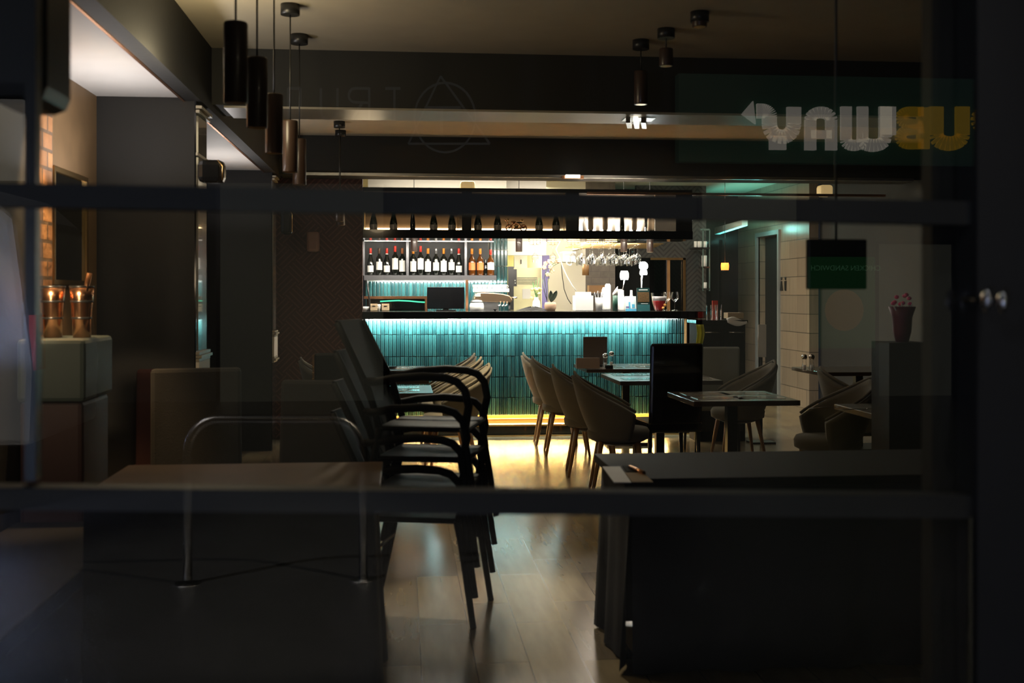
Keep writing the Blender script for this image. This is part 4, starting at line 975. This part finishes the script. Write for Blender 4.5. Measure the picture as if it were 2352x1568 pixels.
MB().box(-1.2,a.x+.03,6.5,6.56,(a.z+c_.z)/2-.01,(a.z+c_.z)/2+.01).build('bracket','black_paint',t) if False else None
t,a,c_=wallshade(644,480,671,538,10.55,'dark rounded wall lamp on the rear pier with thin brass rim','black_gloss'); MB().tube([(c_.x,10.54,a.z+.02),(c_.x+.002,10.54,c_.z-.05),(c_.x-.02,10.54,c_.z-.01)],.004,6).build('brass_rim','brass',t)
M('dusky_pink',(.35,.2,.16),.6)
wallshade(703,531,733,578,11.5,'dusky pink wall lamp on the patterned brown wall','dusky_pink',.1)
M('lampshade_yellow',(.9,.65,.3),.5,emit=(1,.7,.3),es=.35)
wallshade(1057,415,1092,440,12.4,'yellow fabric lamp shade seen just above the upper glazing bar','lampshade_yellow',.15,'ceiling_lamp')
wallshade(1885,424,1915,450,11.9,'gold and black lamp shade near the ceiling at the right','lampshade_yellow',.15,'ceiling_lamp')
# ================= left side
# banded copper buckets on a sideboard, pictures on the wall
t=thing('sideboard','low green leather topped sideboard along the left wall','sideboard',(-1.6,5.45,0))
zb=P(150,775,5.4).z; x0=P(80,775,5.4).x; x1=P(222,775,5.4).x
MB().box(-1.695,x1,5.2,5.7,zb-.28,zb).build('green_top','leather_green',t,bevel=.02); MB().box(-1.695,x1-.02,5.24,5.7,0,zb-.28).build('red_front','leather_red',t,bevel=.02)
for k,(px0,px1,sg) in enumerate(((93,150,0),(160,216,0))):
    a=P(px0,775,5.4);c_=P(px1,775,5.4); r=(c_.x-a.x)/2; xc=(a.x+c_.x)/2; H=.235
    t=thing('copper_bucket','shiny banded copper bucket on the left sideboard, '+('left one' if k==0 else 'right one, with a tool sticking out'),'bucket',(xc,5.4,zb),'copper buckets')
    MB().lathe((xc,5.4,zb),[(r*.72,0),(r*.78,.09),(r*.8,.092),(r*.88,.165),(r*.9,.167),(r,H)],28).build('body','copper',t)
    b=MB()
    for z,rr in ((.09,.80),(.166,.905),(H-.002,1.01)): b.lathe((xc,5.4,zb+z),[(r*rr,-.005),(r*(rr+.03),-.003),(r*(rr+.03),.003),(r*rr,.005)],28,cap=False)
    b.build('bands','dark_metal',t)
    if k: MB().tube([(xc,5.38,zb+.1),(xc+.045,5.36,zb+H+.06)],.012,8).build('tool_handle','copper',t)
area('bucket_streak_fill',(-1.67,4.5,1.36),.05,.6,3.5,(1,.75,.48),(PI/2,0,math.radians(-6)))  # out-of-frame area light added for vertical streaks on the buckets
spot('bucket_light',(-1.64,4.75,1.75),(-1.6,5.4,1.33),70,(1,.72,.42),34,r=.04)  # out-of-frame spot added for highlights on the copper
b=MB(); 
def frame_on_wall(y0,y1,z0,z1,label,art,fm,n='picture_frame',xw=-1.74):
    t=thing(n,label,'picture' if n=='picture_frame' else 'mirror',(xw,(y0+y1)/2,z0))
    b=MB(); w=.025
    b.box(xw,xw+.02,y0,y1,z0,z0+w).box(xw,xw+.02,y0,y1,z1-w,z1).box(xw,xw+.02,y0,y0+w,z0+w,z1-w).box(xw,xw+.02,y1-w,y1,z0+w,z1-w); b.build('frame',fm,t)
    MB().box(xw,xw+.006,y0+w,y1-w,z0+w,z1-w).build('art' if n=='picture_frame' else 'mirror_glass',art,t)
M('grey_art',(.18,.2,.23),.3,var=.7,vscale=14); M('mirror_dark',(.25,.25,.22),.08,metal=1,var=.4,vscale=9)
frame_on_wall(5.43,5.6,1.5,2.14,'grey picture in a dark frame on the brick pillar','grey_art','black_paint')
frame_on_wall(5.93,6.55,1.5,2.1,'dark mirror with gilt frame on the brown panelled wall','mirror_dark','brass','wall_mirror',-1.765)
# black speaker / blind box at the top left
a=P(-60,228,2.05);c_=P(97,-60,2.05); q=P(97,60,2.05)
t=thing('hanging_speaker','large black rounded box hanging inside the glass at the top left','speaker',((a.x+c_.x)/2,2.1,a.z)); MB().box(a.x,c_.x,2.05,2.25,a.z,2.58).build('case','black_paint',t,bevel=.03)
# banquette with studs by the brown wall
a=P(722,812,9.0); c_=P(800,812,9.0)
t=thing('banquette','dark high-backed banquette seat with studded edge left of the stacked chairs','banquette',((a.x+c_.x)/2,9.2,0))
MB().box(a.x,c_.x,9.0,9.12,0,a.z).build('backrest','black_paint',t,bevel=.015); MB().box(a.x,c_.x,9.12,9.6,0,.45).build('seat','fabric_dark',t,bevel=.02)
MB().box(a.x-.014,a.x-.0,8.995,9.1,.3,a.z-.01).build('edge_strip','leg_wood',t)
for k in range(9): MB().sphere((a.x-.01,8.99,.52+k*.045),.008,.006,.008,8,5).build('stud','brass',t)
# left front table with floor-length dark cloth and wooden top; right front table
M('metal_black',(.004,.004,.004),.6,spec=.15)
M('table_oak',(.11,.065,.035),.4,coat=.2,var=.35)
t=thing('front_table','wooden table with floor-length dark cloth just inside the window, left of the floor path','table',(-.8,4.4,0))
MB().box(-1.12,-.08,4.05,4.8,.715,.75).build('tabletop','table_oak',t,bevel=.004)
def drape(x0,x1,y0,y1,z1):
    b=MB()
    def fn(u,v):
        per=2*((x1-x0)+(y1-y0)); s=u*per
        if s<x1-x0: p=(x0+s,y0,0,-1)
        elif s<x1-x0+y1-y0: p=(x1,y0+s-(x1-x0),1,0)
        elif s<2*(x1-x0)+y1-y0: p=(x1-(s-(x1-x0)-(y1-y0)),y1,0,1)
        else: p=(x0,y1-(s-2*(x1-x0)-(y1-y0)),-1,0)
        k=(1-v)*.035*(math.sin(s*18)+.6*math.sin(s*31+1))*.5+.02*(1-v)
        return (p[0]+p[2]*k,p[1]+p[3]*k,.01+(z1-.01)*v)
    return b.grid(fn,180,5)
tag(drape(-1.1,-.1,4.07,4.78,.712).build('table_skirt','fabric_dark'),'dark floor-length cloth around the left front table','tablecloth')
M('matte_dark',(.012,.01,.008),.7,spec=.2)
t=thing('front_table','dark table just inside the window, right of the floor path, with menu cards on it','table',(1.9,4.5,0))
MB().box(.84,3.6,4.25,4.95,.715,.75).build('tabletop','matte_dark',t,bevel=.004)
tag(drape(.87,3.58,4.28,4.92,.712).build('table_skirt','fabric_dark'),'dark floor-length cloth around the right front table','tablecloth')
def onz(px,py,z=.752): return PZ(px,py,z)
def flatcard(pts,mat,label,cat,nm,z=.752,h=.002):
    v=[onz(px,py,z) for px,py in pts]; b=MB().hexa([(p.x,p.y,z-.001) for p in v]+[(p.x,p.y,z+h) for p in v]); tag(b.build(nm,mat),label,cat); return v
flatcard([(1410,1108),(1450,1108),(1424,1072),(1384,1072)],'paper','white menu sheet on the right front table','menu','menu_sheet')
flatcard([(1452,1107),(1500,1107),(1478,1086),(1436,1086)],'kraft','brown menu folder on the right front table','menu','menu_folder')
flatcard([(1440,1084),(1474,1084),(1462,1070),(1430,1070)],'fabric_dark','dark grey napkin beside the brown folder','napkin','table_napkin')
q=onz(1462,1084); b=MB().tube([(q.x+.015,q.y-.07,.76),(q.x-.012,q.y+.07,.762)],.008,8); tag(b.build('pen','copper'),'shiny copper pen lying across the brown folder','pen')
# dark slatted box shapes on the left front table (chairs upside) : two armchairs
M('wine_fabric',(.035,.008,.006),.9)
slab_chair(-.98,5.6,.2,'dark high-back armchair behind the left front table','fabric_dark',.44,1.08)
slab_chair(-.47,5.8,-.2,'dark high-back chair between the left table and the stacked chairs','fabric_dark',.44,1.0)
slab_chair(-1.3,6.5,.1,'wine-red chair in front of the front pier','wine_fabric',.4,1.02)
t=thing('floor_dark_block','black low block added along the left wall to darken lit floor, lowest thing at the bottom left','dark block',(-1.4,4.5,0)); MB().box(-1.69,-1.16,3.3,5.18,.38,.45).build('seat','metal_black',t,bevel=.01); MB().box(-1.67,-1.2,3.34,5.14,0,.38).build('base','metal_black',t)  # made-up bench shape covering lit floor that should stay dark
t=thing('restroom_sign','small dark pair of figure symbols on the tan tile wall beside the doorway','sign',(5.09,14.85,1.48))
for k,yy in enumerate((14.77,14.93)):
    MB().sphere((5.09,yy,1.665),.008,.022,.024).build('figure_head','black_paint',t)
    MB().prism([(yy-.02-.03*k,1.50),(yy+.02+.03*k,1.50),(yy+.03-.015*k,1.63),(yy-.03+.015*k,1.63)],'x',5.085,5.099).build('figure_body','black_paint',t)
# ================= stack of metal armchairs
def metal_chair(label):
    t=thing('stacking_armchair',label,'chair',(0,0,0),'stacked metal armchairs')   # faces +x, front legs at x=.24
    w=.22
    for s in (-1,1):
        MB().tube([(.17,s*w,.46),(.19,s*w,.36),(.245,s*(w+.01),.0)],.017,8,r2=.015).build('leg','metal_black',t)
        MB().tube([(-.2,s*w,.46),(-.22,s*w,.36),(-.3,s*(w+.01),.0)],.016,8,r2=.014).build('leg','metal_black',t)
        pts=[(.18,s*w,.46),(.2,s*(w+.015),.56),(.185,s*(w+.025),.63),(.15,s*(w+.028),.668),(.10,s*(w+.03),.684),(.0,s*(w+.03),.69),(-.13,s*(w+.025),.68),(-.2,s*(w+.01),.665),(-.265,s*w*.95,.66)]
        MB().tube(pts,.018,8).build('armrest','metal_black',t)
        MB().tube([(-.2,s*w*.95,.44),(-.25,s*w*.95,.62),(-.40,s*w*.9,.92)],.016,8).build('back_post','metal_black',t)
    MB().box(-.21,.2,-w,w,.445,.47).build('seat','metal_black',t,bevel=.012)
    MB().hexa([(-.222,-w*.9,.52),(-.222,w*.9,.52),(-.236,w*.9,.52),(-.236,-w*.9,.52),(-.40,-w*.86,.93),(-.40,w*.86,.93),(-.415,w*.86,.93),(-.415,-w*.86,.93)]).build('backrest','metal_black',t,bevel=.004)
    MB().tube([(.187,-w,.33),(.187,w,.33)],.009,6).build('stretcher','metal_black',t)
    MB().tube([(-.225,-w,.3),(-.225,w,.3)],.009,6).build('stretcher','metal_black',t)
    return t
c0=metal_chair('black metal armchair at the bottom of the stack in the floor path')
rz=math.radians(-14); base=Vector((.125,5.22,0))
c0.location=base; c0.rotation_euler=(0,0,rz)
for k in range(1,4):
    clone(c0,base+Vector((.008*k,-.01*k,.135*k)),rz,('','black metal armchair, second from the bottom of the stack','black metal armchair, third from the bottom of the stack','black metal armchair on top of the stack, arms highest')[k])
# ================= the street behind the camera (seen only as reflections in the glass)
YV=15.9; YM=2*(YW-.03)
def Q(px,py,V): # virtual image at depth V -> real point
    p=P(px,py,V); return Vector((p.x,YM-V,p.z))
M('green_fascia',(.015,.05,.03),.5); M('shop_wall',(.06,.065,.06),.7,var=.4,vscale=2); M('shop_dark',(.012,.012,.014),.3)
MATS['sign_white']=M('sign_white',(.5,.48,.42),.5,emit=(1,.93,.8),es=.75)
MATS['sign_yellow']=M('sign_yellow',(.5,.33,.03),.5,emit=(1,.62,.05),es=.42)
M('sign_faint',(.35,.36,.36),.5,emit=(.8,.85,.85),es=.05)
yb=YM-YV
struct('wall_street_opposite',MB().box(-14,14,yb-.6,yb-.26,-.1,7),'shop_wall')
t=thing('shop_fascia','dark green lit fascia of the sandwich shop across the street','shop fascia',(2.5,yb-.1,2.7))
a=Q(1560,370,YV); c_=Q(2480,185,YV)
m=M('fascia_lit',(.02,.12,.06),.5,emit=(.06,.12,.09),es=.25)
MB().box(a.x,c_.x,yb-.25,yb-.03,a.z,c_.z).build('fascia_board','fascia_lit',t)
# letters drawn as thick strokes; u to the viewer's left when facing the shop -> real +x is virtual right
def stroke(b,pts,w):
    # pts in (px,py) of the virtual image; flat prism in plane y=yb
    V=[Q(px,py,YV) for px,py in pts]; h=w/2*YV/F
    for p,q in zip(V[:-1],V[1:]):
        d=Vector((q.x-p.x,0,q.z-p.z)); 
        if d.length<1e-6: continue
        d.normalize(); n=Vector((-d.z,0,d.x))*h
        c4=[p-n,q-n,q+n,p+n]
        b.add([(k.x,yb+.03,k.z) for k in c4]+[(k.x,yb-.03,k.z) for k in c4],[(0,1,2,3),(7,6,5,4),(0,4,5,1),(1,5,6,2),(2,6,7,3),(3,7,4,0)])
    return b
def arc(cx,cy,rx,ry,a0,a1,n=10): return [(cx+rx*math.cos(math.radians(a0+(a1-a0)*i/n)),cy+ry*math.sin(math.radians(a0+(a1-a0)*i/n))) for i in range(n+1)]
sgn=thing('shop_sign','lit word sign in rounded white and yellow capitals across the street, mirrored in the glass','shop sign',(3,yb,2.8))
# Y with arrow tail (tail points to the image left)
b=MB(); stroke(b,[(1823,246),(1823,285)]+arc(1795,285,28,30,0,180)+[(1767,285),(1767,270)]+arc(1750,268,17,13,0,-90)+[(1738,255)],34)
stroke(b,[(1786,312),(1786,344)],40)
for tri in [((1703,262),(1729,232),(1735,285))]:
    V=[Q(px,py,YV) for px,py in tri]; b.add([(k.x,yb+.03,k.z) for k in V]+[(k.x,yb-.03,k.z) for k in V],[(0,1,2),(5,4,3),(0,3,4,1),(1,4,5,2),(2,5,3,0)])
b.build('letter_y','sign_white',sgn)
b=MB(); stroke(b,[(1861,345),(1861,275)]+arc(1885,275,24,17,180,360)+[(1909,275),(1909,345)],27); stroke(b,[(1861,309),(1909,309)],20); b.build('letter_a','sign_white',sgn)
b=MB(); stroke(b,[(1943,245),(1943,320)]+arc(1962,322,19,12,180,0)+[(1981,320),(1981,245)],26); stroke(b,[(1981,320)]+arc(2005,320,26,14,180,0)+[(2033,315),(2033,245)],30); stroke(b,[(2038,245),(2038,310)],40); b.build('letter_w','sign_white',sgn)
b=MB(); stroke(b,[(2120,247),(2120,342)],30); stroke(b,[(2120,257)]+arc(2085,270,16,13,-90,-270)+[(2115,290)],24); stroke(b,[(2120,295)]+arc(2088,315,20,16,-90,-270)+[(2120,331)],24); b.build('letter_b','sign_yellow',sgn)
b=MB(); stroke(b,[(2150,245),(2150,310)]+arc(2180,310,30,20,180,0)+[(2210,310),(2210,245)],34); b.build('letter_u','sign_yellow',sgn)
b=MB(); stroke(b,[(2290,260)]+arc(2265,275,20,18,-60,-270)+arc(2270,312,20,18,-90,90)+[(2245,330)],30); b.build('letter_s','sign_yellow',sgn)
# faint outlined logo and letters on the neighbouring fascia
t=thing('faint_logo_sign','faint grey triangle and circle emblem with a capital T, mirrored in the glass','emblem',(-.8,yb,3))
b=MB(); stroke(b,arc(1022,270,70,80,0,360,32),4); b.build('ring','sign_faint',t)
b=MB(); stroke(b,[(1012,175),(1125,330),(938,330),(1012,175)],4); b.build('triangle','sign_faint',t)
b=MB(); stroke(b,[(975,248),(1058,248)],7); stroke(b,[(1014,248),(1014,312)],7); b.build('letter_t','sign_faint',t)
t=thing('faint_letter_sign','faint outlined capitals on the dark facade beside the emblem, mirrored in the glass','letters',(-2.5,yb,3))
b=MB(); stroke(b,[(885,203),(920,203)],5); stroke(b,[(906,203),(906,275)],5); b.build('letter_t','sign_faint',t)
b=MB(); stroke(b,[(848,202),(848,275)],5); stroke(b,[(848,203),(815,203)]+arc(815,219,14,16,-90,-270)+[(845,236)],5); stroke(b,[(832,236),(808,275)],5); b.build('letter_r','sign_faint',t)
b=MB(); stroke(b,[(775,203),(775,255)]+arc(756,255,19,20,0,180)+[(737,255),(737,203)],5); b.build('letter_u','sign_faint',t)
b=MB(); stroke(b,[(690,203),(690,275)],5); stroke(b,[(690,203),(662,203),(662,275)],5); b.build('letter_n','sign_faint',t)
# lit poster with fried chicken sandwich
t=thing('menu_poster','backlit green poster with a golden sandwich and mirrored caption','poster',(4.4,yb,1.0))
a=Q(1860,800,YV);c_=Q(2010,590,YV); m=M('poster_green',(.03,.14,.06),.5,emit=(.025,.12,.035),es=.45)
MB().box(a.x,c_.x,yb-.1,yb,a.z,c_.z).build('poster_sheet','poster_green',t)
m=M('poster_gold',(.5,.3,.06),.6,emit=(.5,.27,.05),es=.22,bump=.6,bscale=12); q=Q(1938,712,YV); MB().sphere((q.x,yb+.02,q.z),.29,.02,.3,24,12).build('golden_sandwich','poster_gold',t)
q=Q(1942,616,YV); text_obj('caption','CHICKEN SANDWICH',M('poster_text',(.3,.6,.35),.5,emit=(.2,.6,.3),es=.3),(q.x,yb+.01,q.z),.105,(PI/2,0,PI),t)
text_obj('sign_caption','toilet',M('sign_pale',(.5,.5,.5),.5,emit=(.8,.75,.7),es=.16),(Q(2060,523,YV).x,yb+.01,Q(2060,523,YV).z),.2,(PI/2,0,PI),t) if False else None
q0=Q(2000,535,YV); 
# shop windows dimly lit
m=M('shop_window_glow',(.2,.2,.15),.3,emit=(.5,.5,.38),es=.10)
m=M('shop_window_blue',(.2,.2,.3),.3,emit=(.3,.34,.5),es=.12)
for k,(p0_,p1_,y0_,y1_,mt,lb) in enumerate(((1620,1840,420,1000,'shop_window_glow','plain dim shop window under the fascia, left part'),(2030,2200,560,1020,'shop_window_glow','plain dim shop window under the fascia, right part'),(500,880,420,960,'shop_window_glow','dim shop window of the neighbouring shop'))):
    a=Q(p0_,y1_,YV);c_=Q(p1_,y0_,YV); t=thing('street_shop_window',lb,'shop window',((a.x+c_.x)/2,yb-.2,a.z)); MB().box(a.x,c_.x,yb-.24,yb-.2,a.z,c_.z).build('pane',mt,t)
    b=MB(); b.box(a.x-.05,a.x,yb-.25,yb-.17,a.z,c_.z).box(c_.x,c_.x+.05,yb-.25,yb-.17,a.z,c_.z).box(a.x-.05,c_.x+.05,yb-.25,yb-.17,a.z-.05,a.z).box(a.x-.05,c_.x+.05,yb-.25,yb-.17,c_.z,c_.z+.05); b.build('frame','shop_dark',t)
# cycle stand
V=6.0
M('galvanised',(.6,.6,.6),.22,metal=1)
spot('stand_light',(-3.2,-.5,3.6),(-.7,-2.1,.5),1600,(1,.95,.85),50,r=.06)  # unseen spot added to put highlights on the hoop
spot('stand_light_right',(1.8,-.6,3.4),(-.3,-2.1,.5),1300,(1,.85,.6),50,r=.06)  # second added spot, for the right leg of the hoop
t=thing('cycle_stand','chrome hoop cycle stand on the pavement, mirrored in the glass','cycle stand',(Q(632,1300,V).x,YM-V,0))
pts=[Q(px,py,V) for px,py in [(431,1330),(431,1060)]]+[Q(px,py,V) for px,py in arc(500,1040,69,78,180,270,8)]+[Q(px,py,V) for px,py in arc(765,1040,69,78,270,360,8)]+[Q(834,1060,V),Q(834,1330,V)]
MB().tube(pts,.024,12).build('hoop','galvanised',t)
b=MB(); 
for p in (pts[0],pts[-1]): b.lathe((p.x,p.y,-.05),[(.07,0),(.07,.012)],16)
for i,p in enumerate((pts[0],pts[-1])): MB().lathe((p.x,p.y,-.05),[(.07,0),(.07,.012)],16).build('foot_plate','steel',t)
# parked white van on the left
V=8.5; yv=YM-V
van=thing('parked_van','pale grey parked van at the far left, mirrored in the glass','van',(-4.6,yv-1,0))
M('van_paint',(.7,.71,.73),.3,coat=.5); M('van_glass',(.02,.025,.03),.08); M('rubber',(.02,.02,.02),.8)
xr_v=Q(70,600,V).x
prof=[(xr_v,.35),(xr_v+.02,.9),(xr_v,1.1),(xr_v-.12,2.0),(xr_v-.4,2.25),(xr_v-3.2,2.3),(xr_v-3.9,1.9),(xr_v-4.6,1.15),(xr_v-5.1,1.0),(xr_v-5.2,.4)]
MB().prism(prof,'y',yv-1.8,yv).build('body','van_paint',van,bevel=.05)
MB().prism([(xr_v-.35,1.25),(xr_v-.4,1.95),(xr_v-1.7,1.95),(xr_v-1.7,1.25)],'y',yv,yv+.01).build('side_window','van_glass',van)
MB().prism([(xr_v-3.1,1.25),(xr_v-3.1,1.95),(xr_v-3.6,1.9),(xr_v-4.3,1.25)],'y',yv,yv+.01).build('front_window','van_glass',van)
for xx in (xr_v-.9,xr_v-4.2):
    b=MB(); n=24; b.prism([(xx+.33*math.cos(2*PI*i/n),.29+.33*math.sin(2*PI*i/n)) for i in range(n)],'y',yv-.2,yv+.02); w_=b.build('wheel','rubber',van)
    MB().prism([(xx+.19*math.cos(2*PI*i/n),.29+.19*math.sin(2*PI*i/n)) for i in range(n)],'y',yv+.02,yv+.035).build('hub_cap','steel',w_)
MB().box(xr_v-.02,xr_v+.03,yv-.25,yv-.03,.9,1.3).build('tail_lamp','foil_red',van)
# unseen point lights added to lift the street and its reflections
point('street_fill_left',(-4.5,-3.0,5.0),70,(.8,.85,1),.15)
point('street_fill_right',(5.5,-7,5.5),70,(1,.85,.6),.2)
area('shop_front_glow',(3.5,yb+1.2,3.2),6,.6,14,(1,.95,.85),(math.radians(-30),0,0))
t=thing('added_blue_light','short blue-white light added on the pavement for blue glints, mirrored low at the left of the glass','added light',(-2.78,-4.25,-.04))  # made-up bollard, added for blue glints on the wet ground
MB().lathe((-2.78,-4.25,-.04),[(.06,0),(.06,.8)],16).build('post','shop_dark',t); MB().lathe((-2.78,-4.25,.76),[(.06,0),(.065,.02),(.065,.12),(.05,.15)],16).build('lamp_head',M('added_blue_glow',(.5,.6,.8),.4,emit=(.5,.65,1),es=.5),t)
point('blue_glint_fill',(-2.78,-4.1,.87),60,(.45,.6,1),.05)  # point light added to throw the blue glints
a=Q(-120,412,15.6); c_=Q(52,228,15.6)
t=thing('added_glow_panel','plain pale glowing panel added at the far left across the street','glow panel',((a.x+c_.x)/2,a.y,a.z)); MB().box(a.x,c_.x,a.y-.1,a.y,a.z,c_.z).build('board_face',M('board_glow',(.5,.5,.5),.5,emit=(.95,.9,.8),es=.3),t); MB().box(a.x-.05,c_.x+.05,a.y-.14,a.y-.1,a.z-.05,c_.z+.05).build('board_case','shop_dark',t)  # glowing panel added to give a pale area in the reflection
M('knob_chrome',(.8,.8,.82),.15,metal=1)
for k,(px,py) in enumerate(((2272,690),(2308,694))):
    q=P(px,py,1.8); t=thing('door_knob','small chrome knob on the dark door edge at the right, '+('left one','right one')[k],'door knob',(q.x,1.8,q.z)); MB().sphere((q.x,1.81,q.z),.008,.012,.02,12,8).build('knob','knob_chrome',t); MB().tube([(q.x,1.81,q.z),(q.x,1.885,q.z)],.005,8).build('spindle','dark_metal',t)
spot('van_fill',(-5.5,1.0,5.5),(-4.5,-4.7,1.4),1400,(1,.93,.82),50)  # unseen spot added to brighten the van
b=MB()
for k in range(150):
    if k<95: px=1680+R.gauss(0,45); py=1085+R.gauss(0,18)
    elif k<130: px=1645+R.gauss(0,25); py=1225+R.gauss(0,25)
    else: px=1600+R.gauss(0,5)+(k-130)*1.2; py=1380-(k-130)*3
    q=P(px,py,YW-.036); b.sphere((q.x,q.y,q.z),.0006,.0004,.0007,6,4)
tag(b.build('glint_specks','chrome'),'tiny chrome specks on the glass, put in as glints in front of the right table','specks',kind='stuff')  # chrome specks stand in for small glints of light
spot('speck_light',(1.2,.4,4.2),(.35,1.86,1.05),25,(1,1,1),30,r=.02)  # unseen spot added so the specks catch light
